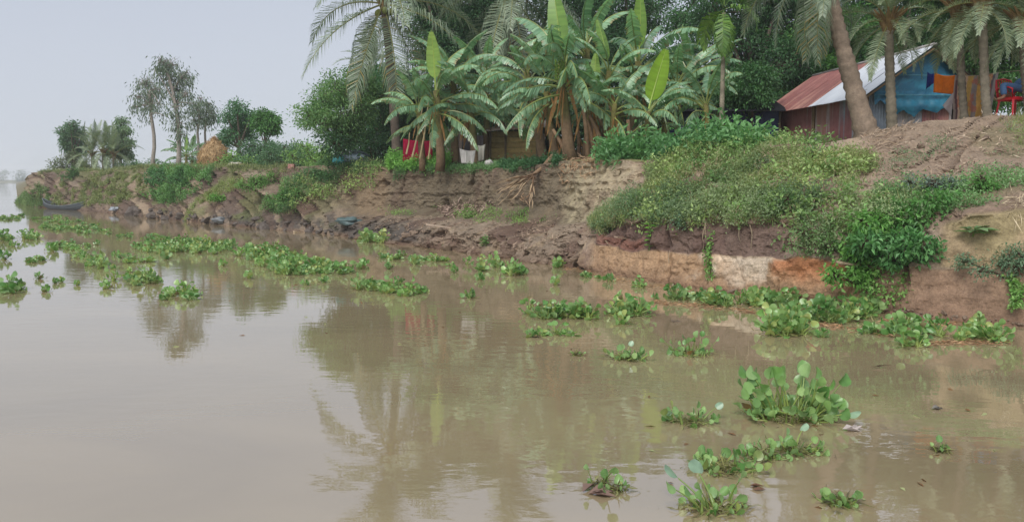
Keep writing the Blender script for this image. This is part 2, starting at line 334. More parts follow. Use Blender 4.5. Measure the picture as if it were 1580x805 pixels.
# right lower cut: brown clay, pale block, orange seam
cutm = sstep(905, 925, PXg) * (1 - sstep(1.97, 2.03, vv)) * sstep(1.0, 1.05, vv)
SC = blend(SC, L(168, 138, 108), cutm)
h01 = np.clip(vv - 1, 0, 1) + (n2 - .5) * .25
pale = sstep(1070, 1110, PXg + 90 * (n2 - .5)) * (1 - sstep(1184, 1196, PXg + 90 * (n2 - .5) + 30 * (.6 - h01))) * sstep(.25, .55, h01 + .35 * (n1 - .5))
SC = blend(SC, L(204, 186, 164), cutm * pale * (.65 + .35 * sstep(.42, .58, n2)))
org = sstep(1192, 1200, PXg + 20 * (n2 - .5)) * (1 - sstep(1310, 1330, PXg)) * sstep(.35, .9, h01)
SC = blend(SC, L(178, 118, 80), cutm * org * .85)
SC = blend(SC, L(146, 120, 100), cutm * sstep(1320, 1345, PXg) * .9)
SC = blend(SC, L(150, 84, 62), sstep(920, 930, PXg) * (1 - sstep(990, 1000, PXg)) * sstep(2.0, 2.1, vv) * (1 - sstep(2.35, 2.45, vv)) * .25)
# ochre wall and dry crumbly slope at the far right
och = sstep(1440, 1462, PXg) * sstep(2.02, 2.1, vv) * (1 - sstep(2.95, 3.2, vv))
SC = blend(SC, L(158, 138, 108), och * .9); SC = blend(SC, L(132, 128, 88), och * sstep(.5, .65, n1) * .4)
dry = sstep(1310, 1370, PXg) * sstep(3.0, 3.4, vv)
SC = blend(SC, L(142, 124, 106), dry * .85); SC = blend(SC, L(116, 110, 78), dry * sstep(.5, .66, pn) * .5)
# wet foot
wet = np.exp(-np.clip(P[..., 2], 0, 9) / .16)
SC = blend(SC, L(112, 88, 72), np.clip(wet * .9, 0, .8) * face)
foot = sstep(.05, .2, P[..., 2]) * (1 - sstep(.45, .9, P[..., 2] + (n2 - .5) * .6)) * sstep(300, 360, PXg) * (1 - sstep(620, 680, PXg))
SC = blend(SC, L(84, 80, 78), foot * .8)
# plateau turf
turf = sstep(5.0, 5.15, vv) * (1 - sstep(1280, 1340, PXg) * (1 - sstep(6, 7, vv)))
SC = blend(SC, L(122, 124, 78), turf * .8); SC = blend(SC, L(150, 132, 100), turf * sstep(.55, .68, pn) * .6)
stk = fbm(np.stack([PXg / 7 + P[..., 2] * 1.4, P[..., 2] * .5, P[..., 2] * 0], -1), 4, 80)
SC = blend(SC, L(112, 94, 84), left * face * sstep(.5, .62, stk) * .7); SC = blend(SC, L(178, 156, 134), left * face * (1 - sstep(.36, .46, stk)) * .6)
slopeg = left * sstep(.52, .66, fbm(q * .8, 3, 70)) * sstep(1.4, 1.8, vv)
SC = blend(SC, L(112, 122, 72), slopeg * .55)
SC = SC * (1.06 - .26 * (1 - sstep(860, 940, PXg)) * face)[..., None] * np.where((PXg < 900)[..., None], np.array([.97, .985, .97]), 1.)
SC = blend(SC, L(70, 56, 48), crk * face * .5)  # darker brown blended in along the crack lines
SC = blend(SC, L(112, 106, 80), 1 - sstep(50, 64, PXg))
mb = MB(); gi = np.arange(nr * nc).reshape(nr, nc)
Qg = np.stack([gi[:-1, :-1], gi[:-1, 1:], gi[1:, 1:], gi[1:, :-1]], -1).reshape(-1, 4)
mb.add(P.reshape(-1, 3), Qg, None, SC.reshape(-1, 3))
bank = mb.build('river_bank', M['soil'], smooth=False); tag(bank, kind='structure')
TN = unit(np.cross(np.gradient(P, axis=1), np.gradient(P, axis=0))); TN *= np.where(np.abs(TN[..., 2:3]) > .05, np.sign(TN[..., 2:3] + 1e-9), 1)
def on(px, py):
    """world point of the bank surface seen at (px,py)"""
    c = int(np.argmin(np.abs(cols - px))); col = Tpy[4:140, c]
    k = np.nonzero(col <= py)[0]; r = (int(k[0]) if len(k) else 135) + 4
    return P[r, c].copy(), TN[r, c].copy()
def gz(x, y):
    f = y * cp - 1.0 * sp; px = CX + F * x / f; c = int(np.argmin(np.abs(cols - px)))
    r0 = 4 + 26 + 28 + 28 + 44
    return float(np.interp(y, P[r0:, c, 1], P[r0:, c, 2]))
def gnd(px, D, sink=.04):
    x = (px - CX) / F * (D * cp - 1.0 * sp); return np.array([x, D, gz(x, D) - sink])

# water and far shore
mb = MB(); mb.add([[-3000, -60, 0], [3000, -60, 0], [3000, 6000, 0], [-3000, 6000, 0]], [[0, 1, 2, 3]], None, WATER)
tag(mb.build('river_water', M['water']), kind='structure')
mb = MB(); mb.add([[-3000, -60, -1], [3000, -60, -1], [3000, 6000, -1], [-3000, 6000, -1]], [[0, 1, 2, 3]], None, L(96, 80, 62))
tag(mb.build('river_bed', M['soil']), kind='structure')
xs = np.linspace(-1500, 400, 60); jag = np.array([random.uniform(-25, 25) for _ in xs])
V = np.concatenate([np.stack([xs, 830 + jag, xs * 0 - .3], 1), np.stack([xs, 838 + jag, xs * 0 + 1.6], 1), np.stack([xs, xs * 0 + 1400, xs * 0 + 2.5], 1)])
i = np.arange(59); Qs = np.concatenate([np.stack([i, i + 1, i + 61, i + 60], 1), np.stack([i + 60, i + 61, i + 121, i + 120], 1)])
mb = MB(); mb.add(V, Qs, None, L(110, 112, 84)); tag(mb.build('far_shore', M['soil']), kind='structure')
# ------------------------------------------------------------------ foliage builders
G_DARK, G_MID, G_LITE, G_BLUE, G_YEL = L(66, 100, 68), L(98, 134, 84), L(126, 158, 92), L(84, 116, 90), L(140, 158, 92)
BARK, BARKP, BARKD = L(112, 100, 88), L(166, 156, 142), L(84, 70, 58)
def tone(n, a, b, v=.25, r=rng):
    t = r.random(n)[:, None]; return (a * (1 - t) + b * t) * (1 + v * (r.random((n, 1)) - .5) * 2)
def lump_leaves(mb, lumps, per, ls, ca, cb, droop=.35, twigs=None, bark=BARKD, cl=.45, ntip=16, r=rng, w=.42, hang=0):
    """lumps: list of (centre, radius). leaves sit in small clusters at twig ends, biased to the outside of the lump"""
    tot = sum(R ** 2 for c, R in lumps); ca = np.asarray(ca) * np.array([1.15, 1.2, 1.35]); cb = np.asarray(cb) * np.array([1.15, 1.2, 1.35])
    for c, R in lumps:
        c = np.asarray(c, float); nt_ = max(5, int(ntip * (R ** 2) / (tot / len(lumps))))
        d = rdir(nt_, r); rad = R * (.35 + .65 * r.random(nt_) ** .5) * (1 + .18 * r.normal(size=nt_)); tips = c + d * rad[:, None] * np.array([1, 1, .82])
        nl = max(3, int(per / len(lumps) * (R ** 2) / (tot / len(lumps)) / nt_))
        k = np.repeat(np.arange(nt_), nl); n = len(k)
        off = r.normal(size=(n, 3)) * cl * .5; off[:, 2] *= .65; off[:, 2] -= hang * r.random(n)
        Pn = tips[k] + off
        A = unit(off * .8 + rdir(n, r) * .6 + np.array([0, 0, -droop]) + d[k] * .4)
        tn = .8 + .4 * r.random(nt_); colr = tone(n, ca, cb, .22, r) * tn[k][:, None]
        leafset(mb, Pn, A, ls * (.7 + .6 * r.random(n)), ls * w * (.8 + .4 * r.random(n)), colr, r=r)
        if twigs is not None:
            for j in range(0, nt_, 2):
                m = (c + tips[j]) / 2 + r.normal(size=3) * R * .08
                tube(twigs, [c, m, tips[j]], [.012 + R * .016, .010 + R * .009, .005], 4, bark, cap=False)
def px_lumps(D, L_, jit=.6, r=rng):
    out = []
    for (x, y, R) in L_:
        d = D + r.normal() * jit; out.append((at(x, y, d), R / F * d))
    return out
def tree(name, label, base, lumps, per, ls, ca, cb, tr=.16, bark=BARK, droop=.35, cat='tree', group=None, cl=.45, ntip=16, fork=.5, w=.42, hang=0, lean=None, path=None, seed=None):
    r = np.random.default_rng(seed if seed is not None else int(abs(base[0] * 131 + base[1] * 17)) + len(lumps))
    base = np.asarray(base, float); root = empty(name, base)
    C = np.array([c for c, R in lumps]); Rr = np.array([R for c, R in lumps]); cen = (C * Rr[:, None]).sum(0) / Rr.sum()
    top = C[np.argmax(C[:, 2])]
    tb = MB()
    if path is None:
        forkp = base + (cen - base) * fork; forkp[2] = base[2] + (cen[2] - base[2]) * fork
        pts = np.array([base + (0, 0, -.1), base + (forkp - base) * .5 + r.normal(size=3) * .08 * np.array([1, 1, 0]), forkp])
    else: pts = np.asarray(path, float)
    tt = np.linspace(0, 1, 9); pid = np.linspace(0, 1, len(pts)); pp = np.stack([np.interp(tt, pid, pts[:, j]) for j in range(3)], 1)
    pp[1:-1, :2] += r.normal(size=(7, 2)) * tr * .18
    tube(tb, pp - base, tr * (1.25 - .55 * tt) * np.where(tt == 0, 1.35, 1), 8, bark); forkp = pp[-1]
    for c, R in lumps:
        start = pp[r.integers(5, 9)] if c[2] < forkp[2] + R else forkp
        m = start * .5 + c * .5 + np.array([0, 0, .12 * np.linalg.norm(c - start)]) + r.normal(size=3) * .08 * R
        s2 = np.linspace(0, 1, 6)[:, None]; bz = (1 - s2) ** 2 * start + 2 * s2 * (1 - s2) * m + s2 ** 2 * c
        tube(tb, bz - base, np.linspace(tr * .5, tr * .13 + .01, 6), 5, bark, cap=False)
    cb_ = MB(); lump_leaves(cb_, [(c - base, R) for c, R in lumps], per, ls, ca, cb, droop, tb, bark, cl, ntip, r, w, hang)
    tb.build('trunk', M['bark'], root, smooth=True); cr_ = cb_.build('crown', M['leaf'], root)
    tag(root, label, cat, group); return root
def bush(name, label, c, R, per, ls, ca, cb, cat='bush', group=None, droop=.2, cl=.22, sq=.75, lumps=5, w=.5, seed=0, stem=True):
    r = np.random.default_rng(seed + 5); c = np.asarray(c, float); o = empty(name, c)
    lm = [(np.array([0, 0, R * .4]), R * .55)] + [(np.array([r.normal() * R * .72, r.normal() * R * .4, R * (.1 + .95 * r.random() ** 1.4)]), R * (.18 + .3 * r.random())) for _ in range(lumps + 5)]
    f = MB(); s = MB()
    lump_leaves(f, lm, per, ls, ca, cb, droop, s, BARKD, cl, 26, r, w)
    for cc, _ in lm: tube(s, [np.array([0, 0, -.1]), cc * .5 + r.normal(size=3) * .03, cc], [.025, .018, .01], 4, BARKD, cap=False)
    f.build('foliage', M['leaf'], o); s.build('stem', M['bark'], o); tag(o, label, cat, group); return o

# ---- palm fronds
def frond(Ln, th0, droop, lf, n, hang, ca, cb, stiff=.4, r=rng, vee=.35, start=.12, wl=.035, rach=L(130, 128, 70), yellow=0):
    mb = MB(); t = np.linspace(0, 1, 14); th = th0 - droop * t ** 1.25; ds = Ln / 13
    x = np.concatenate([[0], np.cumsum(np.cos(th[:-1]) * ds)]); z = np.concatenate([[0], np.cumsum(np.sin(th[:-1]) * ds)])
    path = np.stack([x, np.sin(t * 3) * Ln * .02, z], 1)
    tube(mb, path, .035 * (1 - t * .85) * Ln / 4, 4, rach, cap=False)
    for s in (-1, 1):
        u = np.sort(start + (1 - start) * r.random(n) * 1.0) if False else np.linspace(start, .995, n) + r.normal(size=n) * .003
        u = np.clip(u, start, .999); b = np.stack([np.interp(u, t, path[:, j]) for j in range(3)], 1); a = np.interp(u, t, th)
        tg = np.stack([np.cos(a), a * 0, np.sin(a)], 1); up = np.stack([-np.sin(a), a * 0, np.cos(a)], 1); sd_ = np.array([0, s, 0.])
        ll = lf * (np.sin(np.clip((u - start) / (1 - start), 0, 1) * 2.5 + .55)) * (.85 + .3 * r.random(n)); ll = np.clip(ll, lf * .3, lf)
        fw = .45 + .9 * u ** 2; d0 = unit(sd_ + tg * fw[:, None] + up * (vee + .15 * r.normal(size=n))[:, None] + r.normal(size=(n, 3)) * .05)
        d1 = unit(d0 * stiff + np.array([0, 0, -1.]) * (hang * (.8 + .4 * r.random(n)))[:, None] + r.normal(size=(n, 3)) * .08)
        mid = b + d0 * (ll * .5)[:, None]; tip = mid + d1 * (ll * .5)[:, None]
        wv = unit(np.cross(d0, up)) * wl
        col = tone(n, ca, cb, .2, r)
        if yellow: yy = (r.random(n) < yellow)[:, None]; col = np.where(yy, L(160, 142, 88) * (.8 + .3 * r.random((n, 1))), col)
        V = np.stack([b - wv * .4, b + wv * .4, mid + wv * .5, mid - wv * .5, tip], 1).reshape(-1, 3); k = np.arange(n)[:, None] * 5
        mb.add(V, k + np.array([[0, 1, 2, 3]]), k + np.array([[3, 2, 4]]), np.repeat(col, 5, 0))
    return mb
def ring_trunk(path, r0, r1, col, n=46, ring=.06, base_flare=1.5, seed=1, patches=True):
    r = np.random.default_rng(seed); mb = MB(); pts = np.asarray(path, float); pid = np.linspace(0, 1, len(pts)); t = np.linspace(0, 1, n)
    if len(pts) >= 3:
        co = [np.polyfit(pid, pts[:, j], min(len(pts) - 1, 3)) for j in range(3)]; pp = np.stack([np.polyval(c, t) for c in co], 1)
    else: pp = np.stack([np.interp(t, pid, pts[:, j]) for j in range(3)], 1)
    rad = (r0 * (1 - t) + r1 * t) * (1 + ring * np.where(np.arange(n) % 2 == 0, 1, -1)) * (1 + (base_flare - 1) * np.exp(-t * 14)) * (1 + .04 * r.normal(size=n))
    c = np.asarray(col)[None] * (.72 + .42 * r.random((n, 1)))
    tube(mb, pp, rad, 10, c); return mb, pp[-1]
def palm(name, label, path, r0, r1, col, fronds, nf, elevs, cat='palm tree', seed=3, ring=.06, az0=0, nuts=0, boots=True, azs=None, scale=1, head=None, flare=1.5):
    r = np.random.default_rng(seed); base = np.asarray(path[0], float); root = empty(name, base)
    mb, top = ring_trunk(np.asarray(path) - base, r0, r1, col, ring=ring, seed=seed, base_flare=flare); mb.build('trunk', M['bark'], root, smooth=True)
    for k in range(nf):
        el = elevs[0] + (elevs[1] - elevs[0]) * ((k + .5) / nf) + r.normal() * .08
        az = az0 + k * 2.39996 + r.normal() * .12 if azs is None else azs[k]
        vi = int(np.clip((k / nf) * len(fronds), 0, len(fronds) - 1)); o = put('frond', fronds[vi], root)
        o.location = Vector(top + np.array([math.cos(az), math.sin(az), 0]) * r1 * .5 + np.array([0, 0, .25 * (1 - k / nf)]))
        o.rotation_euler = Euler((r.normal() * .12, -el, az), 'XYZ'); s = scale * (.9 + .2 * r.random()); o.scale = (s, s, s)
    if boots:
        b = MB()
        for k in range(16):
            az = k * 2.4; d = np.array([math.cos(az), math.sin(az), .9]); tube(b, [top + np.array([0, 0, -.35 + k * .03]), top + d * .22, top + d * .42], [.07, .05, .02], 4, L(126, 104, 70) * random.uniform(.7, 1.1))
        b.build('leaf_base_fibre', M['bark'], root)
    for k in range(nuts):
        n_ = MB(); a = k * 2 * PI / max(nuts, 1); cc = top + np.array([math.cos(a) * .28, math.sin(a) * .28, -.22 - .1 * (k % 2)])
        uv_ball(n_, cc, (.12, .12, .15), L(126, 132, 60)); n_.build('coconut', M['leaf'], root, smooth=True)
    tag(root, label, cat); return root, top + base
def uv_ball(mb, c, s, col, nu=8, nv=6, noise=0, seed=0):
    th = np.linspace(0, PI, nv + 1)[:, None]; ph = (np.arange(nu) * 2 * PI / nu)[None]
    V = np.stack([np.sin(th) * np.cos(ph), np.sin(th) * np.sin(ph), np.cos(th) + 0 * ph], -1).reshape(-1, 3)
    if noise: V = V * (1 + noise * (fbm(V * 1.6 + seed * 3.1, 3, seed) - .5)[:, None] * 2)
    i = np.arange(nv)[:, None] * nu; j = np.arange(nu)[None]; k = (j + 1) % nu
    mb.add(V * np.asarray(s) + np.asarray(c), np.stack([i + j, i + j + nu, i + k + nu, i + k], -1).reshape(-1, 4), None, col)

def banana_leaf(Ln, W, th0, droop, tear, ca, cb, r, fold=.35, pet=.22, n=30, rib=L(150, 160, 92), curl=0):
    mb = MB(); t = np.linspace(0, 1, n + 1); th = th0 - droop * np.clip((t - pet * .5), 0, 1) ** 1.2; ds = Ln / n
    x = np.concatenate([[0], np.cumsum(np.cos(th[:-1]) * ds)]); z = np.concatenate([[0], np.cumsum(np.sin(th[:-1]) * ds)])
    path = np.stack([x, curl * x ** 2 * .08, z], 1); tube(mb, path, .032 * (1 - .85 * t) * (Ln / 2.2), 4, rib, cap=False)
    u = np.clip((t - pet) / (1 - pet), 0, 1); wid = W / 2 * np.clip(np.sin(np.clip(u, .0, 1) ** .62 * PI * .97 + .02), 0, 1) ** .62; wid = np.where(t < pet, 0, wid); wid[-1] = .01
    tg = np.stack([np.cos(th), 0 * th, np.sin(th)], 1); up = np.stack([-np.sin(th), 0 * th, np.cos(th)], 1)
    for s in (-1, 1):
        sagv = 0
        for i in range(n):
            if wid[i] + wid[i + 1] < .02: continue
            if r.random() < .25: sagv = r.normal() * .25
            fo = fold + tear * (.55 + sagv) ; sl = .22 + tear * .25 * r.random()
            d = unit(np.array([0, s, 0.]) * math.cos(fo) - up[i] * math.sin(fo) * .55 + np.array([0, 0, -1]) * math.sin(fo) * .6 + tg[i] * sl)
            d2 = unit(d + np.array([0, 0, -1]) * tear * .55)
            g = 1 - (.0 if tear == 0 else (.06 + .34 * r.random() ** 1.5 * tear)); w0, w1 = wid[i], wid[i + 1] if tear < .3 else wid[i] * .97
            w1 = wid[i + 1] if tear < .3 else (wid[i] + wid[i + 1]) / 2; w0 = w0 if tear < .3 else w1 * (1 - .12 * r.random() * tear)
            p0, p1 = path[i], path[i + 1]; e = p0 + (p1 - p0) * g; p1 = e if tear >= .3 else p1
            c = tone(1, ca, cb, .12, r)[0]; edge = c * (.92 if r.random() > .1 * tear else 1) ; 
            if tear > .3 and r.random() < .2: edge = L(146, 130, 84)
            w1 = w1 * (1 if tear < .3 else (.7 + .3 * r.random())); w0 = min(w0, w1)
            V = [p0, p1, p1 + d * w1 * .55, p0 + d * w0 * .55, p0 + (e - p0) * 1. + d * w1 * .55 + d2 * w1 * .45, p0 + d * w0 * .55 + d2 * w0 * .45]
            mb.add(V, [[0, 1, 2, 3], [3, 2, 4, 5]], None, [c * 1.05, c * 1.05, c, c, edge, edge])
    return mb
rb = np.random.default_rng(5)
BA, BB = L(106, 148, 108), L(152, 186, 146)
BL = [banana_leaf(2.3, .62, *a, rb).mesh('banana_leaf', M['banana']) for a in (
 (1.15, 1.2, .35, BA, BB), (1.0, 1.6, .7, BA, BB), (.8, 1.9, .9, BA, BB), (.5, 1.7, 1., BA, BB), (.15, 1.5, 1., L(98, 136, 98), BB), (-.3, 1.1, 1., L(96, 132, 94), L(136, 168, 126)))]
BLP = [banana_leaf(2.1, .56, 1.42, .25, 0., L(120, 154, 72), L(130, 162, 78), rb, fold=.22, rib=L(170, 190, 100)).mesh('young_banana_leaf', M['banana']),
       banana_leaf(2.2, .5, 1.35, .5, .15, L(106, 144, 76), L(120, 156, 84), rb, fold=.3).mesh('young_banana_leaf', M['banana'])]
DEADB = [banana_leaf(1.5, .34, -1.15, .35, 1., L(140, 104, 62), L(164, 130, 86), rb, fold=1.1, rib=L(150, 110, 66)).mesh('dead_banana_leaf', M['debris']) for _ in range(3)]
def banana(label, base, top, n=9, s=1., young=1, dead=3, seed=0, r0=.12, fruit=False, elmax=.5, group=None, azs=None):
    r = np.random.default_rng(seed + 100); base = np.asarray(base, float); top = np.asarray(top, float); root = empty('banana_plant', base)
    d = top - base; mb = MB(); t = np.linspace(0, 1, 9); pp = d[None] * t[:, None] + np.array([0, 0, 0.]); pp[1:-1, 0] += r.normal() * .06
    cc = np.stack([(L(118, 112, 66) if r.random() < .5 else L(96, 92, 56)) * (.8 + .4 * r.random()) if k > 3 else L(118, 98, 76) * (.7 + .5 * r.random()) for k in range(9)])
    tube(mb, pp, r0 * (1.2 - .5 * t), 8, cc); mb.build('stem', M['bark'], root, smooth=True)
    for k in range(n):
        az = r.random() * 7 + k * 2.4 if azs is None else azs[k % len(azs)] + r.normal() * .1
        o = put('leaf', BL[int(np.clip(k / n * 6, 0, 5))], root); o.location = Vector(d * (1.0 - .018 * k)); o.rotation_euler = Euler((r.normal() * .2, r.normal() * .1, az), 'XYZ')
        q = s * (.82 + .3 * r.random()); o.scale = (q, q, q)
    for k in range(young):
        o = put('young_leaf', BLP[k % 2], root); o.location = Vector(d); o.rotation_euler = Euler((r.normal() * .08, -.06, r.random() * 6.3), 'XYZ'); q = s * .95; o.scale = (q, q, q)
    for k in range(dead):
        o = put('dead_leaf', DEADB[k % 3], root); o.location = Vector(d * (.92 - .12 * r.random())); o.rotation_euler = Euler((0, 0, r.random() * 6.3), 'XYZ'); q = s * (.7 + .4 * r.random()); o.scale = (q, q, q)
    if fruit:
        f = MB(); st = d + np.array([-.1, -.25, 0])
        tube(f, [d, st + (0, -.1, .1), st + (0, -.15, -.75)], [.03, .03, .02], 5, L(110, 130, 60))
        for h in range(6):
            for k in range(10):
                a = k * .63 + h; p = st + np.array([math.cos(a) * .07, -.12 + math.sin(a) * .07, -.1 - h * .1]); q = np.array([math.cos(a), math.sin(a), 0])
                tube(f, [p, p + q * .07 + (0, 0, .02), p + q * .09 + (0, 0, .11)], [.018, .022, .008], 4, L(128, 160, 64) * (.85 + .3 * r.random()))
        f.build('fruit_bunch', M['banana'], root)
    tag(root, label, 'banana plant', group); return root
def ptop(b, px, py, D=None): return at(px, py, D if D else b[1])

# ------------------------------------------------------------------ big trees of the grove
def T(label, base, D, lm, per, ls, ca, cb, **k): return tree('broadleaf_tree', label, gnd(base, D), px_lumps(D, lm, 1.0), per, ls, ca, cb, **k)
tree('spreading_tree', 'light green feathery tree at the left edge of the grove', gnd(532, 36), px_lumps(36, [(482, 176, 22), (470, 190, 10), (500, 152, 22), (523, 138, 26), (545, 168, 34), (508, 188, 24), (560, 135, 22), (530, 205, 26), (548, 110, 12)], .8), 15000, .14, G_MID, L(120, 146, 84), tr=.13, ntip=60, droop=.2, cl=.4, fork=.25)
T('dark bushy tree directly behind the trunk of the tall coconut palm', 596, 40, [(585, 150, 38), (570, 195, 36), (615, 180, 40), (600, 120, 30), (640, 150, 40), (578, 120, 18), (625, 215, 35), (560, 222, 25)], 22000, .17, G_DARK, G_MID, tr=.2, ntip=70)
T('tall dark tree whose crown fills the gap right of the coconut palm head', 690, 42, [(690, 30, 36), (655, -10, 34), (650, 40, 20), (700, -35, 32), (740, -20, 40), (690, 80, 40), (730, 60, 30), (640, -70, 30), (720, 40, 34), (705, 95, 34), (665, 75, 26), (755, 20, 34)], 34000, .19, L(48, 84, 56), G_MID, tr=.25, ntip=60)
T('tall dark tree rising behind the second coconut palm head', 800, 43, [(760, -45, 40), (820, -40, 36), (850, 10, 40), (800, 60, 50), (740, 110, 50), (870, 60, 40), (830, 120, 46), (900, -60, 44), (770, 165, 46), (700, 150, 46)], 26000, .20, L(46, 78, 50), L(66, 100, 60), tr=.28, ntip=60)
T('tall gappy tree behind the biggest clump of banana plants', 985, 42, [(930, -10, 34), (965, 40, 34), (905, 60, 34), (1010, -30, 38), (1060, 30, 30), (1090, -20, 34), (950, 110, 44), (1040, 100, 30), (900, 150, 46), (1000, 160, 50), (960, -45, 30), (880, 10, 40), (1000, 20, 36)], 34000, .19, L(46, 80, 44), G_MID, tr=.26, ntip=44)
T('broad dark green tree behind the slender areca palm', 1165, 34, [(1150, 70, 46), (1110, 20, 40), (1190, 30, 50), (1215, 100, 46), (1165, 130, 44), (1120, 120, 30), (1200, 165, 34), (1140, -25, 36), (1210, -20, 36), (1160, 185, 30), (1110, 160, 34), (1080, 75, 20)], 44000, .15, L(50, 84, 48), L(78, 112, 66), tr=.26, ntip=90, cl=.38)
T('leafy tree with brighter green leaves behind the rusty hut roof', 1268, 33.5, [(1250, 60, 44), (1285, 110, 34), (1238, 125, 32), (1300, 40, 44), (1262, 150, 28), (1215, 150, 24), (1260, -20, 46), (1320, 90, 36), (1230, 190, 26)], 34000, .16, L(58, 98, 46), L(96, 136, 62), tr=.24, ntip=80, cl=.4)
T('dark tree filling the space above the white hut roof', 1385, 34, [(1350, 30, 46), (1395, 60, 46), (1430, 20, 46), (1360, 90, 36), (1410, -40, 50), (1340, -40, 46), (1455, 70, 40), (1400, 110, 34)], 26000, .17, L(48, 82, 44), L(74, 110, 56), tr=.26, ntip=70)
T('shady tree behind the orange and blue washing', 1480, 30, [(1470, 110, 34), (1510, 70, 44), (1500, 20, 46), (1450, 130, 26), (1540, 120, 34), (1520, 150, 30), (1470, -30, 50), (1545, 20, 46)], 26000, .16, L(46, 78, 42), L(84, 122, 58), tr=.22, ntip=70)
T('dark tree behind the red plastic chair', 1600, 27, [(1575, 90, 34), (1610, 60, 50), (1560, 135, 26), (1600, 140, 40), (1640, 100, 60), (1590, 0, 50), (1650, 0, 60), (1570, -50, 50)], 22000, .15, L(50, 86, 44), L(88, 128, 58), tr=.2, ntip=60)
for px, D, s in ((1740, 26, 1), (1900, 28, 1.2), (2100, 26, 1.3), (2400, 24, 1.4)):
    T('tall grove tree standing downstream of the red chair, %s of its row' % {1740: 'nearest', 1900: 'second', 2100: 'third', 2400: 'last'}[px], px, D, [(px + a * s, b, 70 * s) for a, b in ((-60, 60), (50, 40), (0, -40), (-90, -60), (80, -50), (0, 120))], 7000, .24, G_DARK, G_MID, tr=.3, ntip=40, group='grove trees beyond the yard')
tree('broadleaf_tree', 'low leafy tree overhanging the dark navy shelter', gnd(1165, 29.5), px_lumps(28.2, [(1160, 148, 24), (1128, 160, 18), (1145, 172, 14), (1165, 122, 24)], .5), 11000, .15, L(56, 92, 52), L(84, 120, 66), tr=.13, ntip=60, cl=.35)
# understory so that no gap opens to the field behind
for k, (px, py, D, R) in enumerate([(700, 215, 36, 1.5), (770, 175, 37, 1.9), (850, 190, 34, 1.7), (930, 185, 34, 1.8), (1010, 175, 34, 1.7), (1080, 150, 35, 1.5), (655, 185, 38, 1.6), (900, 110, 37, 2.0), (1165, 205, 31.5, .8), (1240, 165, 35, 1.2), (1000, 100, 38, 2.1), (1050, 165, 36, 1.7), (830, 130, 39, 2.0), (945, 55, 39, 1.8)]):
    b = at(px, py, D); 
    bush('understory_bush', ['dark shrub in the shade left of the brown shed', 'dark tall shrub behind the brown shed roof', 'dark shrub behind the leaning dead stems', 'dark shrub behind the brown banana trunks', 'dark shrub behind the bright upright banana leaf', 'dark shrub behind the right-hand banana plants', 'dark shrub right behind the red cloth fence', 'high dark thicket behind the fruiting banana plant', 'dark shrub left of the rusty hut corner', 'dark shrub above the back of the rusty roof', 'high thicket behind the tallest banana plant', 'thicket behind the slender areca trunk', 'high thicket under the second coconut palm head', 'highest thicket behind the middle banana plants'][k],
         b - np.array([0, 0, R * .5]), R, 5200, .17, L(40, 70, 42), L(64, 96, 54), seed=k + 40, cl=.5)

UL = ['low shade bush under the feathery tree', 'low shade bush left of the crimson cloth', 'low shade bush behind the bamboo poles', 'low shade bush behind the tin fence', 'low shade bush right of the white sack', 'low shade bush behind the board shed', 'low shade bush right of the board shed', 'low shade bush behind the dead banana stems', 'low shade bush in the middle of the banana clump', 'low shade bush left of the dark shelter', 'low shade bush behind the dark shelter', 'low shade bush between the dark shelter and rusty hut']
for k in range(12):
    px = 575 + k * 54; D = 35.5 - k * .2; c = gnd(px, D, .1)
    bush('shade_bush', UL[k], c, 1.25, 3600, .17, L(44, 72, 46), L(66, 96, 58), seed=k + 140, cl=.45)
# ------------------------------------------------------------------ palms
rp = np.random.default_rng(8)
CA, CB_ = L(104, 122, 98), L(148, 160, 134)
COCO = [frond(4.2, a, d, 1.15, 62, h, CA, CB_, r=rp, yellow=y).mesh('coconut_frond', M['palm']) for a, d, h, y in ((1.25, 1.1, .4, 0), (.9, 1.5, .7, 0), (.55, 1.6, 1., .0), (.1, 1.3, 1.2, 0), (-.35, .8, 1.3, .0), (-.8, .4, 1.5, .06))]
b = gnd(614, 34); palm('coconut_palm', 'tall coconut palm standing at the edge of the sky over the grove', [b, at(606, 150, 33.8), at(599, 70, 33.6), at(592, 10, 33.4)], .19, .145, L(112, 100, 90), COCO, 24, (.75, -.28), az0=.4, nuts=5, seed=4, scale=1.05, ring=.05)
b = gnd(800, 38); palm('coconut_palm', 'coconut palm with big drooping head above the brown shed', [b, at(795, 150, 38), at(790, 60, 37.5), at(786, -8, 37.3)], .2, .15, L(122, 108, 92), COCO, 24, (.5, -.6), az0=1.2, nuts=7, seed=9, scale=1.1)
b = gnd(1343, 20.0, .2); palm('coconut_palm', 'coconut palm leaning left in front of the rusty tin hut', [b, at(1318, 140, 20.1), at(1297, 60, 20.2), at(1283, 0, 20.3), at(1268, -75, 20.4)], .235, .145, L(138, 122, 106), COCO, 20, (.6, -.6), az0=2.4, nuts=5, seed=15, scale=.66, ring=.07, flare=1.75)
# areca palm, slender
AR = [frond(1.5, a, d, .55, 26, .9, L(78, 116, 48), L(118, 150, 62), r=rp, wl=.05, rach=L(120, 150, 70)).mesh('areca_frond', M['palm']) for a, d in ((1.2, 1.2), (.8, 1.9), (.2, 1.9), (-.4, 1.1))]
b = gnd(1112, 24); palm('areca_palm', 'slender areca palm with thin grey trunk right of the banana clump', [b, at(1115, 120, 24), at(1117, 20, 24)], .075, .05, L(146, 136, 118), AR, 9, (.8, -.7), seed=21, ring=.03, boots=False, flare=1.2)
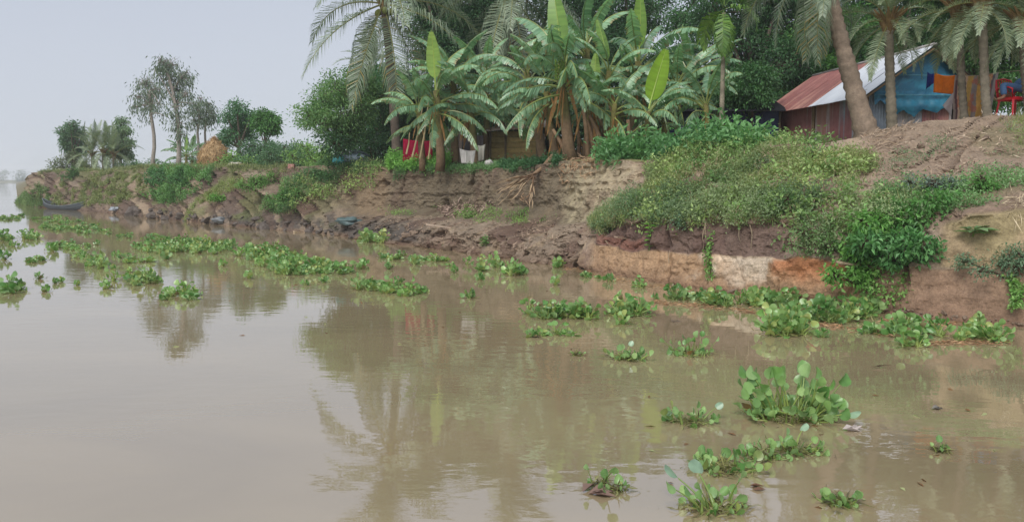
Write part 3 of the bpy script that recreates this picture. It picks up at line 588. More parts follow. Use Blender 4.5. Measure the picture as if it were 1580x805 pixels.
# date palms on the yard edge
DA, DB = L(116, 136, 106), L(156, 168, 136)
DATE = [frond(2.1, a, d, .42, 52, .25, DA, DB, stiff=1.0, r=rp, vee=.5, wl=.022, start=.18).mesh('date_frond', M['palm']) for a, d in ((1.2, .8), (.8, 1.2), (.45, 1.5), (0., 1.4), (-.5, .9))]
for px0, px1, pyt, D, r0, lab, sd_, sc_ in ((1377, 1371, 40, 20.6, .125, 'date palm with pale mottled trunk in front of the blue gable wall', 31, .72), (1489, 1480, 22, 19.3, .092, 'thin date palm in front of the hanging patterned blanket', 32, .7), (1524, 1516, 12, 18.4, .105, 'thicker date palm at the right side of the hanging blanket', 33, .66), (1592, 1580, 40, 18.2, .13, 'date palm with shaggy fibre trunk at the red chair', 34, .7)):
    b = gnd(px0, D, .15); palm('date_palm', lab, [b, at((px0 * .4 + px1 * .6), 120, D), at(px1, pyt, D)], r0, r0 * .85, L(132, 124, 108), DATE, 30, (.85, -.3), seed=sd_, ring=.07, az0=sd_, scale=sc_, flare=1.35)
b = gnd(575, 42); palm('date_palm', 'small distant date palm behind the left side of the grove', [b, at(574, 160, 42), at(573, 112, 42)], .15, .13, L(110, 100, 84), DATE, 24, (.9, -.6), seed=41, scale=1.0)

# ------------------------------------------------------------------ banana clump
bspec = [  # base px, D, top px, top py, n, scale, young, dead, fruit, label
 (678, 29.5, 672, 140, 13, 1.15, 1, 2, 0, 'banana plant with a yellow-green upright leaf right of the coconut palm'),
 (652, 31, 645, 168, 10, .95, 0, 2, 0, 'banana plant nearest the coconut palm trunk above the red cloth'),
 (702, 30.5, 700, 118, 12, 1.1, 0, 3, 0, 'banana plant above the grey tin sheets'),
 (735, 30, 726, 150, 12, 1.05, 0, 5, 0, 'banana plant with brown hanging leaves beside the white sack'),
 (752, 31.5, 750, 120, 9, 1., 0, 2, 0, 'banana plant left of the brown shed'),
 (885, 25.6, 868, 95, 15, 1.3, 2, 4, 1, 'big banana plant carrying a bunch of green fruit'),
 (862, 27, 845, 130, 9, 1.0, 0, 4, 0, 'banana plant leaning left over the brown shed'),
 (905, 26, 915, 150, 7, .8, 1, 5, 0, 'banana plant among the thick brown dead stems'),
 (935, 26.6, 940, 110, 9, .95, 1, 4, 0, 'banana plant in the middle of the banana clump'),
 (1000, 24.8, 1001, 172, 9, .82, 0, 1, 0, 'banana plant with a broad glowing green leaf standing straight up'),
 (968, 28, 985, 95, 12, 1.25, 2, 2, 0, 'tallest banana plant with upright leaves reaching out of the picture'),
 (1030, 25.6, 1022, 185, 7, .7, 0, 2, 0, 'small banana plant before the dark blue shelter'),
 (1091, 25, 1089, 160, 9, .95, 0, 3, 0, 'banana plant in front of the grey ribbed metal sheet'),
 (1070, 28.5, 1066, 120, 8, 1.0, 1, 1, 0, 'banana plant rising behind the bright upright leaf'),
 (955, 30, 955, 165, 8, .9, 0, 2, 0, 'shaded banana plant behind the middle of the clump'),
 (915, 28, 905, 70, 12, 1.2, 0, 3, 0, 'high banana plant right of the fruiting one'),
 (840, 28.5, 812, 110, 11, 1.15, 0, 4, 0, 'banana plant spreading its leaves over the shed roof'),
 (945, 25.5, 948, 160, 9, .9, 0, 5, 0, 'low ragged banana plant among the dead stems'),
 (1048, 27.5, 1045, 128, 11, 1.05, 0, 3, 0, 'banana plant directly right of the glowing green leaf'),
 (775, 32, 770, 150, 10, 1.05, 0, 3, 0, 'shaded banana plant at the left corner of the brown shed')]
for k, (bp, D, tx, ty, n, s, yg, dd, fr_, lab) in enumerate(bspec):
    b = gnd(bp, D); root = banana(lab, b, at(tx, ty, D), n + 5, s * .92, min(yg, 1), dd + 2, seed=k * 7 + 3, fruit=bool(fr_), r0=.13 * s)
# the big glowing leaf of the plant at 1001
for ch in list(bpy.data.objects):
    if ch.parent and ch.parent.get('label', '').startswith('banana plant with a broad glowing'):
        r_ = ch.parent; break
o = put('young_leaf', banana_leaf(1.85, .66, 1.42, .12, 0., L(132, 172, 58), L(138, 178, 62), rb, fold=.12, pet=.14, rib=L(176, 196, 110)).mesh('broad_young_leaf', M['banana']), r_)
o.location = Vector(at(1001, 168, 24.8) - np.array(r_.location)); o.rotation_euler = (Matrix.Rotation(.2, 3, 'Y') @ Matrix.Rotation(-1.35, 3, 'Z')).to_euler()
# dead stems leaning in the clump
for k in range(12):
    px = 868 + k * 9.5 + random.uniform(-4, 4); D = 25.3 + random.random() * 1.2; b = gnd(px, D, .1); tp = at(px + random.uniform(-35, 18), random.uniform(150, 205), D + random.uniform(-.3, .6)); d = tp - b
    mb = MB(); t = np.linspace(0, 1, 7); pp = d[None] * t[:, None] + np.array([[0, 0, 0]]) + np.stack([np.sin(t * 3) * .05, t * 0, t * 0], 1)
    tube(mb, pp, np.linspace(.10, .05, 7) * random.uniform(.7, 1.2), 7, np.stack([L(142, 116, 90) * random.uniform(.6, 1.15) for _ in range(7)]))
    root = empty('dead_banana_stem', b); mb.build('stem', M['bark'], root, smooth=True)
    for j in range(2):
        o = put('dead_leaf', DEADB[(k + j) % 3], root); o.location = Vector(d * random.uniform(.7, .95)); o.rotation_euler = (0, 0, random.random() * 6.3); q = random.uniform(.4, .75); o.scale = (q, q, q)
    tag(root, 'brown dead banana stem leaning among the banana plants on the bank edge', 'dead stem', 'dead stems in the banana clump')

# ------------------------------------------------------------------ distant trees on the left
def euc(name, label, base, path, D, lm, per, **k):
    return tree(name, label, gnd(base, D), px_lumps(D, lm, .5), int(per * .45), .26, L(86, 104, 84), L(128, 136, 112), tr=k.pop('tr', .13), bark=L(150, 142, 134), droop=1.1, cl=.55, ntip=60, w=.3, hang=.5, path=[gnd(base, D)] + [at(x, y, D) for x, y in path], **k)
euc('eucalyptus_tree', 'slender leaning eucalyptus with thin drooping crown, left of the tallest one', 236, [(238, 215), (233, 170), (231, 140)], 62, [(225, 128, 16), (240, 140, 15), (216, 150, 12), (229, 160, 12), (210, 165, 7), (245, 160, 9), (252, 178, 5), (222, 178, 6)], 2300)
euc('eucalyptus_tree', 'tallest eucalyptus with pale trunk and airy crown far left', 275, [(276, 225), (274, 180), (266, 140), (258, 110)], 58, [(250, 95, 13), (262, 100, 15), (262, 120, 12), (283, 120, 15), (288, 112, 8), (273, 140, 13), (288, 145, 11), (272, 165, 12), (276, 190, 12), (296, 160, 6), (279, 208, 7), (240, 108, 7)], 4200, tr=.15)
euc('eucalyptus_tree', 'short eucalyptus with light green leaves, left one of the pair by the haystack', 306, [(305, 205), (307, 180)], 64, [(304, 165, 11), (308, 180, 9), (300, 185, 7), (309, 152, 7)], 1100, tr=.1)
euc('eucalyptus_tree', 'short eucalyptus with grey leaves, right one of the pair by the haystack', 317, [(317, 205), (318, 175)], 65, [(320, 160, 8), (324, 172, 8), (318, 185, 6), (329, 180, 5)], 800, tr=.09)
def T2(label, base, D, lm, per, ca, cb, name='broadleaf_tree', ls=.26, **k): return tree(name, label, gnd(base, D), px_lumps(D, lm, .6), per, ls * .82, ca, cb, ntip=75, cl=.34, **k)
T2('dark green layered tree behind the haystack', 372, 60, [(365, 165, 12), (350, 180, 9), (372, 182, 16), (388, 178, 9), (365, 200, 16), (382, 205, 16), (352, 210, 12), (345, 218, 10)], 5200, L(66, 110, 70), L(98, 138, 88), tr=.2)
T2('round crowned tree on a bare trunk right of the haystack', 405, 56, [(408, 180, 11), (420, 186, 10), (398, 190, 9), (412, 196, 12), (422, 200, 7)], 4200, L(70, 112, 56), L(102, 142, 74), tr=.12)
T2('layered dark tree at the far left end of the bank', 113, 79, [(110, 192, 8), (98, 203, 9), (118, 200, 10), (108, 212, 12), (128, 208, 9), (112, 228, 14), (125, 228, 14), (103, 222, 9)], 4200, L(74, 104, 72), L(104, 130, 90), tr=.2, ls=.3)
T2('pale green willowy tree at the far left end of the bank', 187, 76, [(188, 187, 8), (184, 202, 11), (195, 200, 8), (178, 215, 11), (192, 220, 13), (175, 232, 14), (196, 238, 10)], 4200, L(104, 128, 90), L(120, 140, 96), tr=.16, ls=.3, droop=.9)
for k, (px, py, D, R, per, lab) in enumerate([(102, 262, 78, 1.5, 1500, 'dusty olive bush under the layered tree at the far left'), (122, 258, 78, 1.3, 1300, 'second dusty olive bush beside the reedy plants at the far left'),
    (205, 262, 74, .8, 700, 'low dark bush right of the willowy tree'), (220, 261, 80, .7, 500, 'low bush behind the leaning eucalyptus foot'), (300, 258, 70, 1.2, 1200, 'dark bush left of the haystack'),
    (345, 258, 54, .9, 1200, 'bright green bush right below the haystack'), (392, 238, 54, 1.7, 3800, 'wide blue green bush below the round crowned tree'), (430, 232, 52, 1.9, 4400, 'large blue green bush right of the round crowned tree'),
    (462, 236, 48, 1.5, 3600, 'blue green bush left of the feathery tree'), (375, 250, 52, .9, 1300, 'tangled light green bush beside the straw heap'), (450, 215, 54, 1.5, 2800, 'high pale bush standing behind the blue green bushes'), (492, 238, 42, 1.1, 2600, 'yellow green bush under the feathery tree')]):
    c = at(px, py, D); c[2] = gz(c[0], D) - .1
    bush('bush', lab, c, R, per, .2 if D > 50 else .15, [L(94, 106, 74), L(70, 104, 62), G_MID, L(72, 104, 70), G_LITE][(0, 0, 1, 1, 3, 4, 3, 3, 3, 4, 3, 4)[k]], [L(120, 126, 88), L(94, 124, 76), G_LITE, L(104, 130, 92), L(132, 158, 84)][(0, 0, 1, 1, 3, 4, 3, 3, 3, 4, 3, 4)[k]], seed=k + 70, cl=.4)
# reedy banana clump far left & by the haystack
for k, (px, ty, lab) in enumerate([(143, 232, 'dusty short palm, left one of the far left clump'), (160, 228, 'dusty short palm in the middle of the far left clump'), (176, 232, 'dusty short palm, right one of the far left clump')]):
    b = gnd(px, 74); palm('date_palm', lab, [b, at(px, 245, 74), at(px, ty + 8, 74)], .16, .13, L(116, 108, 90), DATE, 20, (1.0, -.5), seed=60 + k, scale=1.25)
for k, (px, D, ty, s, lab) in enumerate([(297, 66, 236, .95, 'banana plant directly left of the haystack'), (287, 62, 240, .85, 'small banana plant between eucalyptus trunk and haystack')]):
    b = gnd(px, D); banana(lab, b, at(px, ty, D), 11, s, 1, 0, seed=200 + k)
# far wood on the other shore and distant hedge
mb = MB(); r = np.random.default_rng(3)
for k in range(150):
    x = -1000 + k * 8 + r.normal() * 4; R = 5.5 * (.6 + .8 * r.random()); lump_leaves(mb, [(np.array([x, 845 + r.normal() * 8, 2 + R * .6]), R), (np.array([x + r.normal() * 3, 843, 3.4]), 4)], 260, 1.3, L(62, 88, 58), L(84, 106, 70), cl=2.2, ntip=22, r=r)
for k in range(5):
    x = at(45, 0, 840)[0] - 18 + k * 9; lump_leaves(mb, [(np.array([x - k * 26, 838, 9.5]), 3.6)], 240, 1.2, L(62, 88, 58), L(84, 106, 70), cl=1.8, ntip=22, r=r)
tag(mb.build('far_wood', M['leaf']), 'hazy line of trees on the far shore of the river', 'wood', kind='stuff')
mb = MB()
for k in range(60):
    px = 195 + k * 7; D = 150 + r.normal() * 8; c = at(px, 262 - 4 * r.random(), D); lump_leaves(mb, [(c - (0, 0, .4), 1.5 + r.random())], 220, .5, L(66, 98, 58), L(94, 122, 74), cl=.9, ntip=16, r=r)
tag(mb.build('distant_hedge', M['leaf']), 'low green scrub far back across the field behind the eucalyptus trees', 'scrub', kind='stuff')
# ------------------------------------------------------------------ tin hut
def corr(W, Hh, pitch, amp, colf, ny=5, per=6, sag=0, ragged=0, r=rng, topf=None):
    """corrugated sheet in local XY (x across ribs, y along), relief in z"""
    n = int(W / pitch * per) + 1; x = np.linspace(0, W, n); y = np.linspace(0, 1, ny); mb = MB()
    Z = amp * np.sin(x / pitch * 2 * PI)
    bot = ragged * (fbm(np.stack([x * 3, x * 0 + r.random() * 50, x * 0], 1), 3, 3) - .5); topy = Hh if topf is None else topf(x)
    X, Yt = np.meshgrid(x, y, indexing='xy'); Y = bot[None] + (topy - bot[None]) * Yt
    ZZ = Z[None] + sag * np.sin(Yt * PI) + 0 * X
    V = np.stack([X, Y, ZZ], -1); i = np.arange(ny - 1)[:, None] * n; j = np.arange(n - 1)[None]
    C = colf(X, Y); mb.add(V.reshape(-1, 3), np.stack([i + j, i + j + 1, i + j + n + 1, i + j + n], -1).reshape(-1, 4), None, C.reshape(-1, 3)); return mb
def rust(base, other, seed, amt=.5, streak=5.):
    def f(X, Y):
        m = fbm(np.stack([X * streak * 2 + seed, Y * .6 + seed, X * 0], -1), 4, seed); m2 = fbm(np.stack([X * 2, Y * 2, X * 0 + seed], -1), 3, seed + 4)
        k = np.clip((m * .7 + m2 * .3 - (1 - amt) * .5 - .22) * 6, 0, 1)[..., None]
        return (np.asarray(base) * (1 - k) + np.asarray(other) * k) * (.85 + .3 * m2[..., None])
    return f
MAROON, RUSTC, GREYM, BLUEG = L(148, 96, 96), L(158, 114, 104), L(168, 160, 158), L(138, 148, 160)
PR = at(1340, 160, 23.0); PL = at(1193, 180, 29.0); ux = PL - PR; ux[2] = 0; LH = np.linalg.norm(ux); ux /= LH; ang = math.atan2(ux[1], ux[0]) - PI / 2
GB = 3.12; hut = empty('tin_hut', (PR[0], PR[1], GB), ang)
WH, RZ, GW = 1.62, 2.78, 3.3          # wall height, ridge height, gable width
def place(o, M4): o.matrix_local = M4; return o
def frame(o, x, y, z, loc): # columns are local axes
    m = Matrix.Identity(4)
    for k, a in enumerate((x, y, z)):
        for j in range(3): m[j][k] = a[j]
    for j in range(3): m[j][3] = loc[j]
    o.matrix_local = m; return o
r = np.random.default_rng(77)
ns = 8; sw = LH / ns
for k in range(ns):     # long side wall facing the river (local x = 0), k=0 nearest the gable
    pal = [(GREYM, MAROON), (MAROON, BLUEG), (MAROON, GREYM), (RUSTC, GREYM), (MAROON, GREYM), (MAROON, RUSTC), (MAROON, RUSTC), (MAROON, L(104, 56, 56))][k]
    mb = corr(sw + .03, WH + .1 * r.random() - .12, .085, .014, rust(*pal, k * 3 + 1, .45), ny=5, ragged=.2, r=r)
    o = mb.build('wall_sheet', M['metal'], hut, smooth=True); frame(o, (0, 1, 0), (0, 0, 1), (-1, 0, 0), (.004 * (k % 2), k * sw, -.08))
for k in range(4):      # gable end facing the camera side (local y = 0)
    w = GW / 4; x0 = k * w; tf = (lambda x, x0=x0: np.minimum(WH + (RZ - WH) * (1 - np.abs((x + x0) - GW / 2) / (GW / 2)) - .06, 9))
    pal = [(BLUEG, GREYM), (GREYM, BLUEG), (MAROON, RUSTC), (GREYM, RUSTC)][k]
    mb = corr(w + .02, 1, .085, .014, rust(*pal, k * 5 + 2, .5), ny=6, r=r, topf=tf)
    o = mb.build('gable_sheet', M['metal'], hut, smooth=True); frame(o, (1, 0, 0), (0, 0, 1), (0, -1, 0), (x0, .004 * (k % 2), -.1))
for k in range(8):
    mb = corr(sw + .02, WH - .1, .085, .014, rust(GREYM, RUSTC, k + 60, .5), ny=3, r=r); o = mb.build('wall_sheet', M['metal'], hut, smooth=True); frame(o, (0, 1, 0), (0, 0, 1), (-1, 0, 0), (GW, k * sw, -.08))
for k in range(4):
    w = GW / 4; x0 = k * w; tf = (lambda x, x0=x0: WH + (RZ - WH) * (1 - np.abs((x + x0) - GW / 2) / (GW / 2)) - .06)
    mb = corr(w + .02, 1, .085, .014, rust(MAROON, GREYM, k + 80, .5), ny=4, r=r, topf=tf); o = mb.build('gable_sheet', M['metal'], hut, smooth=True); frame(o, (1, 0, 0), (0, 0, 1), (0, -1, 0), (x0, LH, -.1))
sl = (RZ - WH) / (GW / 2); SLn = math.hypot(1, sl)
for side in (0, 1):
    eave = .42; Ls = (GW / 2 + eave) * SLn; nS = 9; y0 = -.42; wS = (LH + .8) / nS
    for k in range(nS):
        white = side == 0 and k < 4
        if white: cf = rust(L(206, 210, 214), L(186, 190, 196), k + 3, .35, 1.5)
        elif side == 0: cf = rust(L(128, 80, 74), L(156, 114, 100), k + 9, .45)
        else: cf = rust(L(92, 90, 88), L(112, 86, 76), k + 30, .5)
        mb = corr(wS + .05, Ls + .06 * r.random(), .085, .012, cf, ny=7, sag=-.03 * r.random(), r=r, per=6)
        o = mb.build('roof_sheet', M['shiny'] if white else M['metal'], hut, smooth=True)
        s = -1 if side == 0 else 1; ya = np.array([-s / SLn, 0, sl / SLn]) * 1.0
        zz = np.cross((0, 1, 0), ya) if side else np.cross((0, 1, 0), ya)
        frame(o, (0, 1, 0), ya, zz, (GW / 2 + s * (GW / 2 + eave), y0 + k * wS, WH - eave * sl + .04 + .007 * (k % 2)))
mb = MB(); tube(mb, [(GW / 2, -.45, RZ + .05), (GW / 2, LH + .42, RZ + .05)], .05, 6, L(150, 146, 142)); mb.build('ridge_cap', M['metal'], hut, smooth=True)
for s in (-1, 1):
    mb = MB(); tube(mb, [(GW / 2, -.36, RZ - .07), (GW / 2 + s * (GW / 2 + .36), -.36, WH - .36 * sl - .05)], .035, 6, L(110, 92, 70)); mb.build('rafter', M['wood'], hut)
for y in (.0, LH * .5, LH):
    mb = MB(); tube(mb, [(-.05, y, -.5), (-.05, y, WH)], .05, 6, L(122, 104, 80)); mb.build('post', M['wood'], hut)
mb = MB(); tube(mb, [(-.06, -.3, WH - .05), (-.06, LH + .3, WH - .05)], .035, 6, L(120, 96, 76)); mb.build('wall_plate', M['wood'], hut)
# blue tarp over the gable
nx, nz = 70, 34; x = np.linspace(.08, GW + .25, nx); t = np.linspace(0, 1, nz); top = WH + (RZ - WH) * (1 - np.abs(x - GW / 2) / (GW / 2)) - .03; top = np.minimum(top, RZ)
bot = .92 + .10 * (x / GW) + (fbm(np.stack([x * 4.5, x * 0, x * 0], 1), 4, 12) - .5) * .55; bot = np.where(x < .5, bot + .25, bot); bot = np.minimum(bot, top - .05)
X = np.tile(x, (nz, 1)); Z = bot[None] + (top - bot)[None] * t[:, None]; fold = (ridged(np.stack([X * 1.5, Z * 1.8, X * 0], -1), 4, 13) - .5) * .14 + .05 * (fbm(np.stack([X * .8, Z * 9, X * 0], -1), 3, 19) - .5) + .05 * np.exp(-((Z - 1.15) / .12) ** 2)
Yv = -.09 - fold * (1 - .7 * t[:, None] ** 3) - .05 * (1 - t[:, None]) * np.abs(np.sin(X * 9))
C = np.where((fbm(np.stack([X * 2, Z * 7, X * 0], -1), 3, 15) > .52)[..., None], L(38, 116, 142), L(32, 98, 126)); C = C * np.where((np.abs((Z * 4.2) % 1 - .5) < .035)[..., None], 1.25, 1.)
mb = MB(); i = np.arange(nz - 1)[:, None] * nx; j = np.arange(nx - 1)[None]; mb.add(np.stack([X, Yv, Z], -1).reshape(-1, 3), np.stack([i + j, i + j + 1, i + j + nx + 1, i + j + nx], -1).reshape(-1, 4), None, C.reshape(-1, 3))
tarp = mb.build('gable_tarp', M['tarp'], hut, smooth=True)
for z in (1.45, 2.0): 
    mb = MB(); tube(mb, [(.15 + (z - 1.45) * .8, -.2, z), (GW - .1 - (z - 1.45) * .8, -.2, z + .02)], .012, 5, L(84, 128, 140)); mb.build('batten', M['wood'], hut)
tag(hut, 'low tin hut with maroon walls, half rusty half white roof and blue tarp gable', 'hut')
def hutw(x, y, z): return np.array(hut.location) + x * np.array([math.cos(ang), math.sin(ang), 0]) + y * ux + np.array([0, 0, z])

# ------------------------------------------------------------------ washing line, cloths
def cloth(name, tl, tr, hgt, colf, label, nx=26, nz=22, wav=.05, bl=None, br=None, lean=(0, 0, 0), seed=0, cat='cloth', mat='cloth'):
    tl, tr = np.asarray(tl, float), np.asarray(tr, float); s = np.linspace(0, 1, nx); t = np.linspace(0, 1, nz); org = (tl + tr) / 2
    bl = tl - (0, 0, hgt) if bl is None else np.asarray(bl, float); br = tr - (0, 0, hgt) if br is None else np.asarray(br, float)
    S, Tt = np.meshgrid(s, t); T_ = Tt[..., None]; S_ = S[..., None]
    Pp = (tl * (1 - S_) + tr * S_) * (1 - T_) + (bl * (1 - S_) + br * S_) * T_; nrm = unit(np.cross(tr - tl, (0, 0, -1.)))
    Pp = Pp + nrm * (wav * T_ ** .6 * (np.sin(S * 13 + seed)[..., None] + .5 * np.sin(S * 29 + seed * 2 + Tt * 2)[..., None]))
    Pp[..., 2] -= .05 * np.sin(S * PI) * (1 - Tt); C = colf(S, Tt)
    mb = MB(); i = np.arange(nz - 1)[:, None] * nx; j = np.arange(nx - 1)[None]
    o = empty(name, org) ; V = (Pp - org)
    th = V + nrm * .008; mb.add(V.reshape(-1, 3), np.stack([i + j, i + j + 1, i + j + nx + 1, i + j + nx], -1).reshape(-1, 4), None, C.reshape(-1, 3))
    bpy.data.objects.remove(o); me = mb.mesh(name, M[mat], True); o = put(name, me); o.location = Vector(org)
    sm = o.modifiers.new('thick', 'SOLIDIFY'); sm.thickness = .008
    tag(o, label, cat); return o
const = lambda c: (lambda S, T_: np.broadcast_to(np.asarray(c), S.shape + (3,)) * (.9 + .2 * fbm(np.stack([S * 6, T_ * 4, S * 0], -1), 3, 9)[..., None]))
La = hutw(2.35, -.5, 2.28); Lb = at(1487, 117, 19.9); Lc = at(1540, 112, 19.2); Ld = at(1590, 108, 18.4)
mb = MB(); org = La; tube(mb, [La - org, (La + Lb) / 2 - org - (0, 0, .04), Lb - org, (Lb + Lc) / 2 - org - (0, 0, .03), Lc - org, Ld - org], .008, 4, L(170, 160, 140)); o = mb.build('washing_line', M['wood']); o.location = Vector(org); tag(o, 'thin rope strung from the blue gable past the date palms', 'rope')
cloth('hanging_shirt', at(1431, 111, 21.7), at(1443, 112, 21.6), .5, const(L(34, 44, 112)), 'small navy blue cloth hanging left of the orange cloth', 10, 10, .03, bl=at(1429, 138, 21.7), br=at(1441, 128, 21.6), seed=2)
cloth('hanging_towel', at(1442, 112, 21.3), at(1474, 116, 20.9), .55, const(L(222, 124, 40)), 'bright orange cloth hanging beside the blue tarp gable', 18, 14, .03, bl=at(1440, 143, 21.3), br=at(1472, 146, 20.9), seed=3)
def blank(S, T_):
    C = np.zeros(S.shape + (3,)); u = S + .03 * np.sin(T_ * 5)
    st = [(0, L(170, 154, 146)), (.05, L(118, 88, 92)), (.10, L(222, 192, 166)), (.32, L(218, 182, 108)), (.46, L(166, 154, 150)), (.58, L(226, 184, 104)), (.76, L(222, 190, 154)), (.90, L(126, 124, 134)), (.95, L(196, 190, 188))]
    for a, c in st: C[u >= a] = c
    bl_ = fbm(np.stack([S * 9, T_ * 8, S * 0], -1), 3, 44); C = np.where(((bl_ > .56) & (S > .1) & (S < .9))[..., None], C * .45 + L(206, 108, 78) * .55, C); return C * (.9 + .2 * bl_[..., None])
cloth('hanging_blanket', at(1474, 116, 19.9), at(1541, 112, 19.2), 1.2, blank, 'large yellow, pink and grey patterned blanket hung between the two date palms', 60, 40, .05, bl=at(1469, 186, 19.9), br=at(1527, 186, 19.4), seed=5, cat='blanket')
cloth('hanging_sheet', at(1471, 143, 20.1), at(1481, 142, 20.0), .7, const(L(190, 180, 180)), 'whitish folded cloth corner sticking out left of the patterned blanket', 10, 10, .03, bl=at(1454, 163, 20.2), br=at(1474, 187, 20.0), seed=8)

# ------------------------------------------------------------------ chairs and sitting person
def chair(label, loc, rz, back=True):
    root = empty('plastic_chair', loc, rz); c = L(200, 30, 42); sh = .43
    mb = MB(); nx = 9; xs_ = np.linspace(-.23, .23, nx); ys_ = np.linspace(-.22, .24, nx); X, Y = np.meshgrid(xs_, ys_); Z = sh - .025 * (1 - (X / .23) ** 2) * (1 - (Y / .24) ** 2)
    i = np.arange(nx - 1)[:, None] * nx; j = np.arange(nx - 1)[None]; mb.add(np.stack([X, Y, Z], -1).reshape(-1, 3), np.stack([i + j, i + j + 1, i + j + nx + 1, i + j + nx], -1).reshape(-1, 4), None, c)
    box(mb, (0, -.22, sh - .035), (.46, .02, .07), c); box(mb, (0, .24, sh - .035), (.46, .02, .07), c); box(mb, (-.235, .01, sh - .035), (.02, .44, .07), c); box(mb, (.235, .01, sh - .035), (.02, .44, .07), c)
    mb.build('seat', M['plastic'], root)
    for sx in (-1, 1):
        for sy in (-1, 1):
            mb = MB(); tube(mb, [(sx * .21, sy * .2, sh - .03), (sx * .25, sy * .25, 0)], [.032, .022], 4, c); mb.build('leg', M['plastic'], root)
        if back:
            mb = MB(); tube(mb, [(sx * .235, -.2, sh - .02), (sx * .27, -.22, sh + .18), (sx * .275, -.1, sh + .22), (sx * .27, .2, sh + .22), (sx * .24, .27, sh + .14)], .02, 6, c); mb.build('armrest', M['plastic'], root, smooth=True)
    if back:
        mb = MB()
        for k in range(7): x_ = -.18 + k * .06; tube(mb, [(x_, .24, sh - .02), (x_ * 1.05, .30, sh + .2), (x_ * 1.02, .36, sh + .40 + .03 * math.cos(x_ * 8))], .017, 4, c)
        tube(mb, [(-.22, .25, sh), (-.235, .31, sh + .25), (-.19, .365, sh + .42), (0, .375, sh + .46), (.19, .365, sh + .42), (.235, .31, sh + .25), (.22, .25, sh)], .02, 6, c); mb.build('backrest', M['plastic'], root, smooth=True)
    tag(root, label, 'chair'); return root
CH1 = gnd(1562, 18.6, 0); CH1[2] += .02; CH2 = gnd(1606, 18.9, 0); CH2[2] += .02
chair('red plastic armchair with its seat used as a footrest, beside the patterned blanket', CH1, math.radians(10))
chair('red plastic armchair that the person in jeans sits on, at the edge of the picture', CH2, math.radians(-80))
def skin_body(name, verts, edges, radii, mat, parent, root_i=0, lv=2, col=(.3, .2, .15)):
    me = bpy.data.meshes.new(name); me.from_pydata([tuple(map(float, v)) for v in verts], edges, []); o = put(name, me, parent)
    m = o.modifiers.new('Skin', 'SKIN'); s = o.modifiers.new('Sub', 'SUBSURF'); s.levels = lv; s.render_levels = lv
    for k, rr in enumerate(radii): me.skin_vertices[0].data[k].radius = (rr, rr) if np.isscalar(rr) else rr
    me.skin_vertices[0].data[root_i].use_root = True
    me.materials.append(mat); return o
def flat(name, c, rough=.8):
    m = bpy.data.materials.new(name); m.use_nodes = True; N = m.node_tree.nodes; K = m.node_tree.links; b = N['Principled BSDF']; b.inputs['Roughness'].default_value = rough
    nz = N.new('ShaderNodeTexNoise'); nz.inputs['Scale'].default_value = 12; rr = N.new('ShaderNodeValToRGB'); rr.color_ramp.elements[0].color = (*(np.asarray(c) * .75), 1); rr.color_ramp.elements[1].color = (*(np.asarray(c) * 1.2), 1)
    K.new(nz.outputs['Fac'], rr.inputs[0]); K.new(rr.outputs[0], b.inputs['Base Color']); return m
SK, JN, SHT, HAIR = flat('brown_skin', L(142, 98, 74), .5), flat('blue_denim', L(74, 108, 150)), flat('grey_shirt', L(120, 122, 130)), flat('black_hair', L(28, 24, 24), .5)
person = empty('person', CH2)
def pw(px, py, D): return at(px, py, D) - CH2
hip = np.array([-.02, 0, .56]); kn1, an1 = pw(1547, 131, 18.5), pw(1549, 150, 18.45); kn2, an2 = pw(1574, 124, 18.6), pw(1557, 147, 18.7)
chest = hip + (.30, .02, .36); neck = chest + (.1, 0, .2); head = neck + (.05, 0, .17)
bv = [hip, hip + (.15, .01, .18), chest, neck, head, head + (0, 0, .12)]; be = [(0, 1), (1, 2), (2, 3), (3, 4), (4, 5)]; brd = [.15, (.16, .12), (.19, .13), .065, .105, .08]
for sy in (-1, 1):
    i_ = len(bv); sh_ = chest + (.05, sy * .2, .1); el = sh_ + (-.05, sy * .12, -.28); wr = el + (-.26, -sy * .02, -.02); bv += [sh_, el, wr]; be += [(2, i_), (i_, i_ + 1), (i_ + 1, i_ + 2)]; brd += [.06, .045, .03]
i_ = len(bv)
bv += [hip + (-.05, -.1, 0), kn1 * .5 + hip * .5 + (0, -.05, 0), kn1, kn1 * .45 + an1 * .55 + (.01, 0, 0), an1, an1 + (-.16, 0, -.05)]; be += [(0, i_), (i_, i_ + 1), (i_ + 1, i_ + 2), (i_ + 2, i_ + 3), (i_ + 3, i_ + 4), (i_ + 4, i_ + 5)]; brd += [.1, .085, .062, .055, .04, .028]
j_ = len(bv)
bv += [hip + (-.05, .1, 0), kn2 * .5 + hip * .5 + (0, .05, .02), kn2, kn2 * .45 + an2 * .55, an2, an2 + (-.15, 0, -.03)]; be += [(0, j_), (j_, j_ + 1), (j_ + 1, j_ + 2), (j_ + 2, j_ + 3), (j_ + 3, j_ + 4), (j_ + 4, j_ + 5)]; brd += [.1, .085, .062, .055, .04, .028]
skin_body('body', bv, be, brd, SK, person)
def leg_cloth(a): return [bv[a], bv[a + 1], bv[a + 2], bv[a + 3], bv[a + 3] * .25 + bv[a + 4] * .75]
jv = [hip] + leg_cloth(i_) + leg_cloth(j_) + [hip + (.09, 0, .12)]; je = [(0, 1), (1, 2), (2, 3), (3, 4), (4, 5), (0, 6), (6, 7), (7, 8), (8, 9), (9, 10), (0, 11)]
skin_body('jeans', jv, je, [.165, .112, .1, .078, .072, .066, .112, .1, .078, .072, .066, (.165, .13)], JN, person)
sv = [hip + (.08, 0, .1), bv[1], chest, chest + (.06, 0, .12)]; se = [(0, 1), (1, 2), (2, 3)]; sr = [(.17, .135), (.175, .135), (.205, .145), .11]
